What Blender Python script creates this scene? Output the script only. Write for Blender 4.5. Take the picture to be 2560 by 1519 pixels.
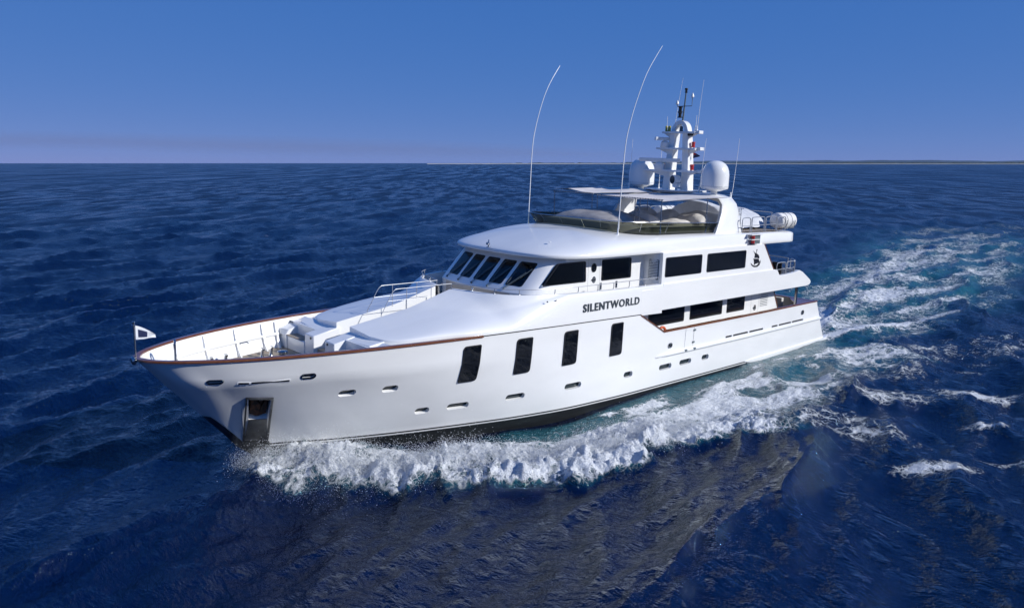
import bpy, bmesh, math, random
import numpy as np
from mathutils import Vector, Matrix
for o in list(bpy.data.objects): bpy.data.objects.remove(o, do_unlink=True)
SC = bpy.context.scene
COL = SC.collection
rad = math.radians
random.seed(5); RNG = np.random.default_rng(11)

# ------------------------------------------------------------------ camera, sky, sun, exposure
SEA = 0.95                                   # height of the calm sea in the survey frame
CAM = Vector((-7.773, -26.503, 11.70 - SEA))
PSI, TH = rad(42.6207), rad(10.0539)
fw = Vector((math.sin(PSI)*math.cos(TH), math.cos(PSI)*math.cos(TH), -math.sin(TH)))
rt = Vector((math.cos(PSI), -math.sin(PSI), 0)); up = rt.cross(fw)
cd = bpy.data.cameras.new('camera'); cam = bpy.data.objects.new('camera', cd); COL.objects.link(cam)
cam.matrix_world = Matrix(((rt.x, up.x, -fw.x, CAM.x), (rt.y, up.y, -fw.y, CAM.y), (rt.z, up.z, -fw.z, CAM.z), (0, 0, 0, 1)))
cd.sensor_width = 36.0; cd.lens = 36.0*1991/2560; cd.clip_start = 0.3; cd.clip_end = 90000
SC.camera = cam
SUN_EL = rad(28.0); SUN_H = Vector((0.49, -0.87, 0)).normalized()
sun_dir = Vector((SUN_H.x*math.cos(SUN_EL), SUN_H.y*math.cos(SUN_EL), math.sin(SUN_EL)))
w = bpy.data.worlds.new('World'); SC.world = w; w.use_nodes = True
nt = w.node_tree; nt.nodes.clear()
sky = nt.nodes.new('ShaderNodeTexSky'); sky.sky_type = 'NISHITA'; sky.sun_disc = False
sky.sun_elevation = SUN_EL; sky.sun_rotation = math.atan2(SUN_H.x, SUN_H.y)
sky.air_density = 0.4; sky.dust_density = 0.0; sky.ozone_density = 10.0; sky.altitude = 0
bg = nt.nodes.new('ShaderNodeBackground'); bg.inputs['Strength'].default_value = 0.10
wo = nt.nodes.new('ShaderNodeOutputWorld')
# grade of the sky per channel: out = scale * (0.085*sky)^power, handed to the background at strength 0.1
sp = nt.nodes.new('ShaderNodeSeparateColor'); cb = nt.nodes.new('ShaderNodeCombineColor'); nt.links.new(sky.outputs[0], sp.inputs[0])
for i, (pw, scl) in enumerate(((0.70, 0.52), (0.30, 0.325), (0.15, 0.585))):
    m1 = nt.nodes.new('ShaderNodeMath'); m1.operation = 'MULTIPLY'; m1.inputs[1].default_value = 0.085; nt.links.new(sp.outputs[i], m1.inputs[0])
    m2 = nt.nodes.new('ShaderNodeMath'); m2.operation = 'POWER'; m2.inputs[1].default_value = pw; nt.links.new(m1.outputs[0], m2.inputs[0])
    m3 = nt.nodes.new('ShaderNodeMath'); m3.operation = 'MULTIPLY'; m3.inputs[1].default_value = scl*10; nt.links.new(m2.outputs[0], m3.inputs[0]); nt.links.new(m3.outputs[0], cb.inputs[i])
nt.links.new(cb.outputs[0], bg.inputs[0]); nt.links.new(bg.outputs[0], wo.inputs[0])
sl = bpy.data.lights.new('sun', 'SUN'); sl.energy = 4.4; sl.angle = rad(0.5); sl.color = (1.0, 0.988, 0.965)
so = bpy.data.objects.new('sun', sl); COL.objects.link(so); so.rotation_euler = (-sun_dir).to_track_quat('-Z', 'Y').to_euler()
so.location = sun_dir*200
SC.view_settings.view_transform = 'Standard'; SC.view_settings.look = 'None'
SC.view_settings.exposure = 0.0; SC.view_settings.gamma = 1.0; SC.view_settings.use_curve_mapping = False
SC.cycles.max_bounces = 8; SC.cycles.glossy_bounces = 4; SC.cycles.transparent_max_bounces = 8
SC.cycles.caustics_reflective = False; SC.cycles.caustics_refractive = False

# boat frame: X aft from the bow tip, Y to starboard, Z up; heeled and trimmed on the sea
HE, TR = rad(1.53557), rad(1.30199)
BM = Matrix.Translation((0, 0, -SEA)) @ (Matrix(((math.cos(TR), 0, math.sin(TR)), (0, 1, 0), (-math.sin(TR), 0, math.cos(TR)))) @
     Matrix(((1, 0, 0), (0, math.cos(HE), -math.sin(HE)), (0, math.sin(HE), math.cos(HE))))).to_4x4()

# ------------------------------------------------------------------ materials
def principled(name, col, rough=0.5, metal=0.0, **kw):
    m = bpy.data.materials.new(name); m.use_nodes = True
    b = m.node_tree.nodes['Principled BSDF']
    b.inputs['Base Color'].default_value = (*col, 1); b.inputs['Roughness'].default_value = rough; b.inputs['Metallic'].default_value = metal
    for k, v in kw.items(): b.inputs[k.replace('_', ' ')].default_value = v
    return m, m.node_tree, b
def mixnoise(m, nt, b, c1, c2, scale, detail=4, lo=0.35, hi=0.65, stretch=(1, 1, 1), rough=None):
    tc = nt.nodes.new('ShaderNodeTexCoord'); mp = nt.nodes.new('ShaderNodeMapping'); mp.inputs['Scale'].default_value = stretch
    n = nt.nodes.new('ShaderNodeTexNoise'); n.inputs['Scale'].default_value = scale; n.inputs['Detail'].default_value = detail
    r = nt.nodes.new('ShaderNodeValToRGB'); r.color_ramp.elements[0].position = lo; r.color_ramp.elements[1].position = hi
    r.color_ramp.elements[0].color = (*c1, 1); r.color_ramp.elements[1].color = (*c2, 1)
    nt.links.new(tc.outputs['Object'], mp.inputs[0]); nt.links.new(mp.outputs[0], n.inputs['Vector']); nt.links.new(n.outputs[0], r.inputs[0]); nt.links.new(r.outputs[0], b.inputs['Base Color'])
    if rough:
        rr = nt.nodes.new('ShaderNodeMapRange'); rr.inputs[3].default_value = rough[0]; rr.inputs[4].default_value = rough[1]
        nt.links.new(n.outputs[0], rr.inputs[0]); nt.links.new(rr.outputs[0], b.inputs['Roughness'])
    return n
def addbump(nt, b, scale, strength, dist=0.02, stretch=(1, 1, 1), detail=3):
    tc = nt.nodes.new('ShaderNodeTexCoord'); mp = nt.nodes.new('ShaderNodeMapping'); mp.inputs['Scale'].default_value = stretch
    n = nt.nodes.new('ShaderNodeTexNoise'); n.inputs['Scale'].default_value = scale; n.inputs['Detail'].default_value = detail
    bp = nt.nodes.new('ShaderNodeBump'); bp.inputs['Strength'].default_value = strength; bp.inputs['Distance'].default_value = dist
    nt.links.new(tc.outputs['Object'], mp.inputs[0]); nt.links.new(mp.outputs[0], n.inputs['Vector']); nt.links.new(n.outputs[0], bp.inputs['Height']); nt.links.new(bp.outputs[0], b.inputs['Normal'])
M = {}
def gel(name, c1, c2, rough):
    m, t, b = principled(name, c1, 0.25); mixnoise(m, t, b, c1, c2, 1.3, 6, 0.3, 0.7, (0.35, 1, 1), rough)
    b.inputs['Coat Weight'].default_value = 0.4; b.inputs['Coat Roughness'].default_value = 0.06; addbump(t, b, 0.9, 0.25, 0.012, (0.5, 1, 1), 2)
    M[name] = m; return m
gel('white_paint', (0.785, 0.785, 0.77), (0.83, 0.83, 0.815), (0.20, 0.30))
gel('deck_white', (0.72, 0.715, 0.70), (0.77, 0.765, 0.75), (0.32, 0.45))
gel('cream_paint', (0.46, 0.42, 0.36), (0.52, 0.47, 0.41), (0.35, 0.5))
m, t, b = principled('antifoul', (0.012, 0.013, 0.015), 0.45); mixnoise(m, t, b, (0.010, 0.011, 0.013), (0.022, 0.025, 0.026), 2.0, 6, 0.35, 0.7, (0.3, 1, 2)); M['antifoul'] = m
m, t, b = principled('black_trim', (0.012, 0.012, 0.014), 0.3); M['black_trim'] = m
m, t, b = principled('grey_letter', (0.055, 0.065, 0.075), 0.35); M['grey_letter'] = m
m, t, b = principled('dark_glass', (0.003, 0.004, 0.007), 0.03, IOR=1.42); M['dark_glass'] = m
m, t, b = principled('port_glass', (0.02, 0.03, 0.035), 0.06, IOR=1.5); M['port_glass'] = m
m, t, b = principled('stainless', (0.62, 0.63, 0.65), 0.2, 1.0); mixnoise(m, t, b, (0.36, 0.37, 0.39), (0.50, 0.51, 0.52), 3.0); M['stainless'] = m
m, t, b = principled('rail_steel', (0.40, 0.41, 0.43), 0.3, 0.35); M['rail_steel'] = m
m, t, b = principled('steel_plate', (0.30, 0.30, 0.31), 0.3, 1.0); mixnoise(m, t, b, (0.11, 0.11, 0.115), (0.27, 0.265, 0.26), 2.2, 6, 0.3, 0.7, (1, 1, 0.35), (0.2, 0.45)); M['steel_plate'] = m
m, t, b = principled('rust_steel', (0.10, 0.06, 0.045), 0.7, 0.5); mixnoise(m, t, b, (0.03, 0.028, 0.028), (0.20, 0.09, 0.05), 6.0, 6, 0.4, 0.7); M['rust_steel'] = m
m, t, b = principled('varnished_teak', (0.2, 0.06, 0.02), 0.25, Coat_Weight=0.6); mixnoise(m, t, b, (0.12, 0.040, 0.016), (0.22, 0.085, 0.036), 3.0, 6, 0.3, 0.7, (0.3, 4, 8)); M['varnished_teak'] = m
def planks(name, c1, c2, width=0.06):
    m, t, b = principled(name, c1, 0.65); n = mixnoise(m, t, b, c1, c2, 4.0, 6, 0.3, 0.7, (0.25, 6, 1))
    tc = t.nodes.new('ShaderNodeTexCoord'); sp = t.nodes.new('ShaderNodeSeparateXYZ'); t.links.new(tc.outputs['Object'], sp.inputs[0])
    mm = t.nodes.new('ShaderNodeMath'); mm.operation = 'PINGPONG'; mm.inputs[1].default_value = width/2; t.links.new(sp.outputs[1], mm.inputs[0])
    lt = t.nodes.new('ShaderNodeMath'); lt.operation = 'LESS_THAN'; lt.inputs[1].default_value = 0.004; t.links.new(mm.outputs[0], lt.inputs[0])
    mx = t.nodes.new('ShaderNodeMix'); mx.data_type = 'RGBA'; mx.inputs[7].default_value = (0.03, 0.028, 0.025, 1)
    src = b.inputs['Base Color'].links[0].from_socket
    t.links.new(lt.outputs[0], mx.inputs[0]); t.links.new(src, mx.inputs[6]); t.links.new(mx.outputs[2], b.inputs['Base Color']); M[name] = m
planks('teak_deck', (0.30, 0.235, 0.165), (0.40, 0.33, 0.25))
def cloth(name, c1, c2, bump=0.5, sc=5.0):
    m, t, b = principled(name, c1, 0.85); mixnoise(m, t, b, c1, c2, 2.5, 5); addbump(t, b, sc, bump, 0.03); M[name] = m
cloth('canvas_beige', (0.56, 0.53, 0.49), (0.66, 0.63, 0.59), 0.9, 3.0); cloth('canvas_grey', (0.30, 0.28, 0.265), (0.40, 0.375, 0.355), 0.7, 2.5)
cloth('canvas_white', (0.66, 0.65, 0.63), (0.76, 0.75, 0.74)); cloth('sheet_grey', (0.50, 0.51, 0.53), (0.60, 0.61, 0.63), 0.8, 2.0)
cloth('awning_cloth', (0.62, 0.58, 0.55), (0.70, 0.66, 0.63), 0.3, 3.0)
cloth('flag_white', (0.70, 0.72, 0.76), (0.80, 0.82, 0.85)); cloth('flag_navy', (0.012, 0.02, 0.07), (0.02, 0.03, 0.10)); cloth('flag_red', (0.35, 0.02, 0.03), (0.45, 0.03, 0.04))
cloth('dark_wicker', (0.018, 0.015, 0.014), (0.04, 0.035, 0.03), 0.8, 60); cloth('skin', (0.42, 0.26, 0.19), (0.48, 0.31, 0.23), 0.1); cloth('shirt', (0.66, 0.66, 0.66), (0.74, 0.74, 0.74), 0.3); cloth('hair', (0.03, 0.022, 0.016), (0.05, 0.035, 0.025), 0.5)
m, t, b = principled('red_plastic', (0.38, 0.018, 0.02), 0.35); M['red_plastic'] = m
m, t, b = principled('orange_foam', (0.60, 0.10, 0.025), 0.5); M['orange_foam'] = m
m, t, b = principled('lamp_grey', (0.12, 0.15, 0.16), 0.35); M['lamp_grey'] = m
m, t, b = principled('yellow_plastic', (0.5, 0.42, 0.08), 0.4); M['yellow_plastic'] = m
# tinted screen of the flying bridge: smoky see-through sheet
m = bpy.data.materials.new('smoked_screen'); m.use_nodes = True; t = m.node_tree; t.nodes.clear()
tr = t.nodes.new('ShaderNodeBsdfTransparent'); tr.inputs[0].default_value = (0.20, 0.21, 0.155, 1); gl = t.nodes.new('ShaderNodeBsdfGlossy'); gl.inputs['Roughness'].default_value = 0.04
lw = t.nodes.new('ShaderNodeLayerWeight'); p5 = t.nodes.new('ShaderNodeMath'); p5.operation = 'POWER'; p5.inputs[1].default_value = 4.0; t.links.new(lw.outputs['Facing'], p5.inputs[0]); fr = t.nodes.new('ShaderNodeMapRange'); fr.inputs[3].default_value = 0.045; fr.inputs[4].default_value = 0.9; t.links.new(p5.outputs[0], fr.inputs[0]); mx = t.nodes.new('ShaderNodeMixShader'); ou = t.nodes.new('ShaderNodeOutputMaterial')
t.links.new(fr.outputs[0], mx.inputs[0]); t.links.new(tr.outputs[0], mx.inputs[1]); t.links.new(gl.outputs[0], mx.inputs[2]); t.links.new(mx.outputs[0], ou.inputs[0]); M['smoked_screen'] = m
m = m.copy(); m.name = 'tinted_glass'; m.node_tree.nodes['Transparent BSDF'].inputs[0].default_value = (0.36, 0.39, 0.42, 1); M['tinted_glass'] = m

# ------------------------------------------------------------------ mesh helpers
class MB:
    def __init__(s): s.v = []; s.f = []; s.m = []
    def add(s, v, f, mi=0):
        k = len(s.v); s.v += [tuple(map(float, p)) for p in v]; s.f += [tuple(i+k for i in q) for q in f]; s.m += [mi]*len(f); return s
    def box(s, x0, x1, y0, y1, z0, z1, mi=0):
        return s.add([(x, y, z) for x in (x0, x1) for y in (y0, y1) for z in (z0, z1)], [(0, 1, 3, 2), (4, 6, 7, 5), (0, 4, 5, 1), (2, 3, 7, 6), (0, 2, 6, 4), (1, 5, 7, 3)], mi)
    def obox(s, c, a, b, d, mi=0):      # centre and three half-axes
        c, a, b, d = map(Vector, (c, a, b, d))
        return s.add([c+a*i+b*j+d*k for i in (-1, 1) for j in (-1, 1) for k in (-1, 1)], [(0, 1, 3, 2), (4, 6, 7, 5), (0, 4, 5, 1), (2, 3, 7, 6), (0, 2, 6, 4), (1, 5, 7, 3)], mi)
    def grid(s, g, cu=False, cv=False, mi=0):
        n, m_ = len(g), len(g[0]); F = []
        for i in range(n-(0 if cu else 1)):
            for j in range(m_-(0 if cv else 1)):
                a, b_ = i, (i+1) % n; c, d = j, (j+1) % m_
                F.append((a*m_+c, b_*m_+c, b_*m_+d, a*m_+d))
        return s.add([p for r in g for p in r], F, mi)
    def extrude(s, poly, vec, mi=0):
        n = len(poly); vec = Vector(vec); a = [Vector(p) for p in poly]; b = [p+vec for p in a]
        return s.add(a+b, [tuple(range(n))[::-1], tuple(range(n, 2*n))]+[(i, (i+1) % n, n+(i+1) % n, n+i) for i in range(n)], mi)
    def tube(s, pts, r, n=8, closed=False, mi=0):
        P = [Vector(p) for p in pts]; K = len(P); rr = r if hasattr(r, '__len__') else [r]*K; g = []; N = None
        for i in range(K):
            a = P[(i-1) % K] if (closed or i) else P[i]; b = P[(i+1) % K] if (closed or i < K-1) else P[i]
            t = (b-a).normalized() if (b-a).length > 1e-9 else Vector((0, 0, 1))
            if N is None: N = t.orthogonal().normalized()
            N = (N-t*N.dot(t)).normalized(); B = t.cross(N)
            g.append([P[i]+(N*math.cos(2*math.pi*k/n)+B*math.sin(2*math.pi*k/n))*rr[i] for k in range(n)])
        k0 = len(s.v); s.grid(g, closed, True, mi)
        if not closed: s.f += [tuple(k0+j for j in range(n))[::-1], tuple(k0+(K-1)*n+j for j in range(n))]; s.m += [mi, mi]
        return s
    def lathe(s, prof, o=(0, 0, 0), ax=(0, 0, 1), n=24, mi=0):
        o = Vector(o); ax = Vector(ax).normalized(); N = ax.orthogonal().normalized(); B = ax.cross(N)
        g = [[o+ax*z+(N*math.cos(2*math.pi*k/n)+B*math.sin(2*math.pi*k/n))*max(r, 1e-4) for k in range(n)] for r, z in prof]
        k0 = len(s.v); s.grid(g, False, True, mi); K = len(prof)
        s.f += [tuple(k0+j for j in range(n))[::-1], tuple(k0+(K-1)*n+j for j in range(n))]; s.m += [mi, mi]; return s
    def build(s, name, mats, parent=None, ang=35, bevel=0, merge=False, seg=2):
        me = bpy.data.meshes.new(name); me.from_pydata(s.v, [], s.f)
        for q in (mats if isinstance(mats, (list, tuple)) else [mats]): me.materials.append(M[q] if isinstance(q, str) else q)
        if len(me.materials) > 1: me.polygons.foreach_set('material_index', np.array(s.m, dtype=np.int32))
        bm = bmesh.new(); bm.from_mesh(me)
        if merge: bmesh.ops.remove_doubles(bm, verts=bm.verts, dist=2e-4)
        bmesh.ops.recalc_face_normals(bm, faces=bm.faces); bm.to_mesh(me); bm.free()
        if ang: me.shade_smooth(); me.set_sharp_from_angle(angle=rad(ang))
        o = bpy.data.objects.new(name, me); COL.objects.link(o)
        if parent: o.parent = parent
        if bevel:
            md = o.modifiers.new('bevel', 'BEVEL'); md.width = bevel; md.segments = seg; md.limit_method = 'ANGLE'; md.angle_limit = rad(40)
        return o
def tag(o, label=None, cat=None, group=None, kind=None):
    for k, v in (('label', label), ('category', cat), ('group', group), ('kind', kind)):
        if v: o[k] = v
    return o
def empty(name, mw): o = bpy.data.objects.new(name, None); o.empty_display_size = 0.3; COL.objects.link(o); o.matrix_world = mw; return o
def aboard(o, loc=(0, 0, 0), rz=0): o.matrix_world = BM @ Matrix.Translation(loc) @ Matrix.Rotation(rz, 4, 'Z'); return o
def copy_tree(o, parent=None):
    c = o.copy(); COL.objects.link(c); c.parent = parent
    for ch in o.children: copy_tree(ch, c)
    return c
def smooth_path(pts, k=6, closed=False):        # Catmull-Rom
    P = [Vector(p) for p in pts]; n = len(P); out = []
    for i in range(n if closed else n-1):
        p0 = P[(i-1) % n] if (closed or i) else P[0]; p1 = P[i]; p2 = P[(i+1) % n]; p3 = P[(i+2) % n] if (closed or i < n-2) else P[-1]
        for j in range(k):
            t = j/k; out.append(0.5*((2*p1)+(p2-p0)*t+(2*p0-5*p1+4*p2-p3)*t*t+(3*p1-p0-3*p2+p3)*t**3))
    if not closed: out.append(P[-1])
    return out
def rounded(poly, r, k=5):                      # 2-D polygon with rounded corners
    out = []; n = len(poly)
    for i in range(n):
        p = Vector(poly[i]).to_2d(); a = Vector(poly[i-1]).to_2d(); b = Vector(poly[(i+1) % n]).to_2d()
        rr = r[i] if hasattr(r, '__len__') else r
        da = (a-p).normalized(); db = (b-p).normalized(); L = min(rr, (a-p).length*.49, (b-p).length*.49)
        for j in range(k+1):
            t = j/k; out.append((p+da*L)*(1-t)**2+2*t*(1-t)*p+(p+db*L)*t*t)
    return [(q.x, q.y) for q in out]
def stadium(cx, cz, L, H, k=8):
    r = H/2; return [(cx+L/2-r+r*math.sin(a), cz+r*math.cos(a)) for a in np.linspace(0, math.pi, k)]+[(cx-L/2+r-r*math.sin(a), cz-r*math.cos(a)) for a in np.linspace(0, math.pi, k)]
def scaled(poly, d):                            # shrink a polygon by d
    c = np.mean(poly, 0); return [tuple(c+(np.array(p)-c)*(1-d/max(np.linalg.norm(np.array(p)-c), 1e-6))) for p in poly]
def dense(poly, step=.12):
    out = []
    for i in range(len(poly)):
        a = np.array(poly[i]); b_ = np.array(poly[(i+1) % len(poly)]); n = max(1, int(math.ceil(np.linalg.norm(b_-a)/step)))
        out += [tuple(a+(b_-a)*k/n) for k in range(n)]
    return out
def panel(mb, poly, fn, d0, d1, rings=4, mi=0):  # plate following a surface fn(a,b,d): d0 = buried edge, d1 = proud face
    c = np.mean(poly, 0); n = len(poly); g = [[fn(*p, d0) for p in poly]]
    for s in np.linspace(1, 0, rings+1)[:-1]: g.append([fn(*(c+(np.array(p)-c)*s), d1) for p in poly])
    k0 = len(mb.v); mb.grid(g, False, True, mi); cc = len(mb.v); mb.v.append(tuple(fn(*c, d1)))
    base = k0+rings*n; mb.f += [(base+j, base+(j+1) % n, cc) for j in range(n)]; mb.m += [mi]*n
    return mb
def ring(mb, poly, inner, fn, d0, d1, mi=0):     # frame between two outlines
    mb.grid([[fn(*p, d0) for p in poly], [fn(*p, d1) for p in poly], [fn(*p, d1) for p in inner], [fn(*p, d0) for p in inner]], False, True, mi); return mb
# ------------------------------------------------------------------ lines of the hull
def pchip(xs,ys,x):
    xs=np.asarray(xs,float);ys=np.asarray(ys,float);x=np.clip(np.asarray(x,float),xs[0],xs[-1])
    h=np.diff(xs);d=np.diff(ys)/h;m=np.zeros_like(ys)
    for i in range(1,len(xs)-1):
        if d[i-1]*d[i]>0:
            w1=2*h[i]+h[i-1];w2=h[i]+2*h[i-1];m[i]=(w1+w2)/(w1/d[i-1]+w2/d[i])
    m[0]=d[0];m[-1]=d[-1]
    k=np.clip(np.searchsorted(xs,x)-1,0,len(h)-1);t=(x-xs[k])/h[k]
    return (ys[k]*(1+2*t)*(1-t)**2+h[k]*m[k]*t*(1-t)**2+ys[k+1]*t*t*(3-2*t)+h[k]*m[k+1]*t*t*(t-1))
def T(tab,x,j=1): a=np.array(tab,float); return pchip(a[:,0],a[:,j],x)
RP=(4.16558878,19.6231709,2.81660734,0.581386553,5.52857891,0.0170150719,-9.61657442e-04)
def rail_y(x):
    b,L,p,q=RP[:4];t=np.clip(1-np.asarray(x,float)/L,0,1);return b*(1-t**p)**q*np.interp(x,[0,31,38],[1,1,.965])
def rail_z(x): x=np.asarray(x,float);return RP[4]+RP[5]*x+RP[6]*x*x
def top_z(x):
    x=np.asarray(x,float);z=rail_z(x)
    s=np.interp(x,[20.47,22.37],[rail_z(20.47),4.46]);return np.where(x<20.47,z,np.where(x<22.37,s,4.46))
STEM=[(-.6,7.0),(.2,5.2),(.9,4.35),(1.45,3.81),(1.74,3.42),(2.49,2.75),(3.17,2.13),(4.54,.85),(5.53,0.)]
KN=[(.84,0,4.56),(1.09,.85,4.66),(2.13,1.6,4.69),(3.0,2.05,4.7),(4.55,2.58,4.7),(6.9,3.2,4.66),(10.25,3.72,4.58),(13.1,3.97,4.48),(16,4.1,4.42),(20,4.15,4.3),(32,4.13,4.25),(38.0,4.0,4.25)]
BT=[(3.3,0),(4.0,.27),(4.93,.64),(6.0,1.16),(7.85,1.87),(8.73,2.17),(11.56,2.98),(13.67,3.5),(16.7,3.95),(20.5,4.1),(25.2,4.1),(30,4.06),(39.4,3.93)]
ZB=1.87
def xend(z): return np.interp(z,[-.6,1.95,3.5,4.46,5.6],[39.6,39.25,38.25,37.7,37.5])
# stations: fractions including notch corners at rail level
def stations():
    s=np.linspace(0,1,105)**1.9
    ex=np.array([20.47,22.37])/37.7
    return np.unique(np.round(np.concatenate([s,ex]),6))
def grid():
    s=stations();rows=[]
    X=s*37.7;R=np.stack([X,rail_y(X),top_z(X)],1)
    xk=.84+s*(xend(4.25)-.84);K=np.stack([xk,T(KN,xk,1),T(KN,xk,2)],1)
    # near stem use sqrt-like opening
    xb=3.3+s*(xend(ZB)-3.3);B=np.stack([xb,T(BT,xb),xb*0+ZB],1)
    for t in (0,.25,.5,.75): rows.append(R*(1-t)+K*t)
    ctrl=(K+B)/2;f=np.interp(xk,[0,6,14,20],[.36,.38,.45,.5]);ctrl[:,1]=B[:,1]+f*(K[:,1]-B[:,1])
    for t in np.linspace(0,1,13): rows.append(K*(1-t)**2+2*t*(1-t)*ctrl+B*t*t)
    for z,k in ((1.81,1.),(1.75,.995),(1.45,.985),(1.0,.96),(.4,.8),(-.2,.45),(-.6,.0)):
        x0=pchip(*np.array(STEM).T,z);x=x0+s*(xend(z)-x0)
        rows.append(np.stack([x,B[:,1]*k,x*0+z],1))
    return np.array(rows)   # rows,stations,3  (+y half)
_G=grid()
def hull_y(x,z):
    xs=[];ys=[]
    for j in range(_G.shape[1]):
        col=_G[:,j];zz=col[:,2]
        if z>zz[0] : xs.append(col[0,0]);ys.append(col[0,1]);continue
        xs.append(np.interp(-z,-zz,col[:,0]));ys.append(np.interp(-z,-zz,col[:,1]))
    o=np.argsort(xs);return float(np.interp(x,np.array(xs)[o],np.array(ys)[o]))
# ------------------------------------------------------------------ the sea: one displaced sheet to the horizon
def hash2(i, j, seed):
    h = (i*374761393+j*668265263+seed*974634777) & 0xffffffff
    h = ((h ^ (h >> 13))*1274126177) & 0xffffffff
    return ((h ^ (h >> 16)) & 0xffff)/65535.0
def vnoise(x, y, seed=0):
    i = np.floor(x).astype(np.int64); j = np.floor(y).astype(np.int64); a = x-i; b = y-j
    a = a*a*a*(a*(a*6-15)+10); b = b*b*b*(b*(b*6-15)+10)
    n00 = hash2(i, j, seed); n10 = hash2(i+1, j, seed); n01 = hash2(i, j+1, seed); n11 = hash2(i+1, j+1, seed)
    return (n00*(1-a)+n10*a)*(1-b)+(n01*(1-a)+n11*a)*b
def fbm(x, y, sc, oct=4, seed=0, gain=0.5):
    s = 0; a = 1.0; tot = 0
    for k in range(oct):
        c, d = math.cos(1.1*k+.3), math.sin(1.1*k+.3)
        s = s+a*vnoise((x*c-y*d)*2**k/sc+17.3*k, (x*d+y*c)*2**k/sc-9.1*k, seed+k); tot += a; a *= gain
    return s/tot
def sstep(a, b, x): t = np.clip((x-a)/(b-a), 0, 1); return t*t*(3-2*t)
CREST = np.array([(3.4, .3), (4.2, -1.3), (5.4, -2.9), (7.0, -4.4), (9.0, -5.7), (11.0, -6.9), (13.3, -8.2), (15.5, -8.55), (17.2, -8.9), (18.9, -9.6), (20.8, -10.7), (23.2, -12.3), (26, -14.3), (30, -17.2)])
CREST2 = np.array([(21.5, -5.9), (24.0, -7.4), (27.0, -9.6), (30.0, -12.3), (34.0, -15.6), (38.5, -19.5)])
def pathdist(px, py, path):
    """distance to a polyline, side (+ = outboard), and arc position"""
    best = np.full(px.shape, 1e9); side = np.zeros(px.shape); arc = np.zeros(px.shape); L = 0
    for (ax, ay), (bx, by) in zip(path[:-1], path[1:]):
        dx, dy = bx-ax, by-ay; l2 = dx*dx+dy*dy; t = np.clip(((px-ax)*dx+(py-ay)*dy)/l2, 0, 1)
        d = np.hypot(px-ax-t*dx, py-ay-t*dy); m_ = d < best
        best = np.where(m_, d, best); side = np.where(m_, np.sign(dx*(py-ay)-dy*(px-ax)), side); arc = np.where(m_, L+t*math.sqrt(l2), arc); L += math.sqrt(l2)
    return best, -side, arc          # outboard (port, -Y) is positive
def wl_y(x):                         # half-breadth of the hull at the waterline
    return T(BT, np.clip(x, 3.3, 39.4))*((x > 3.3) & (x < 39.6))
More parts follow.
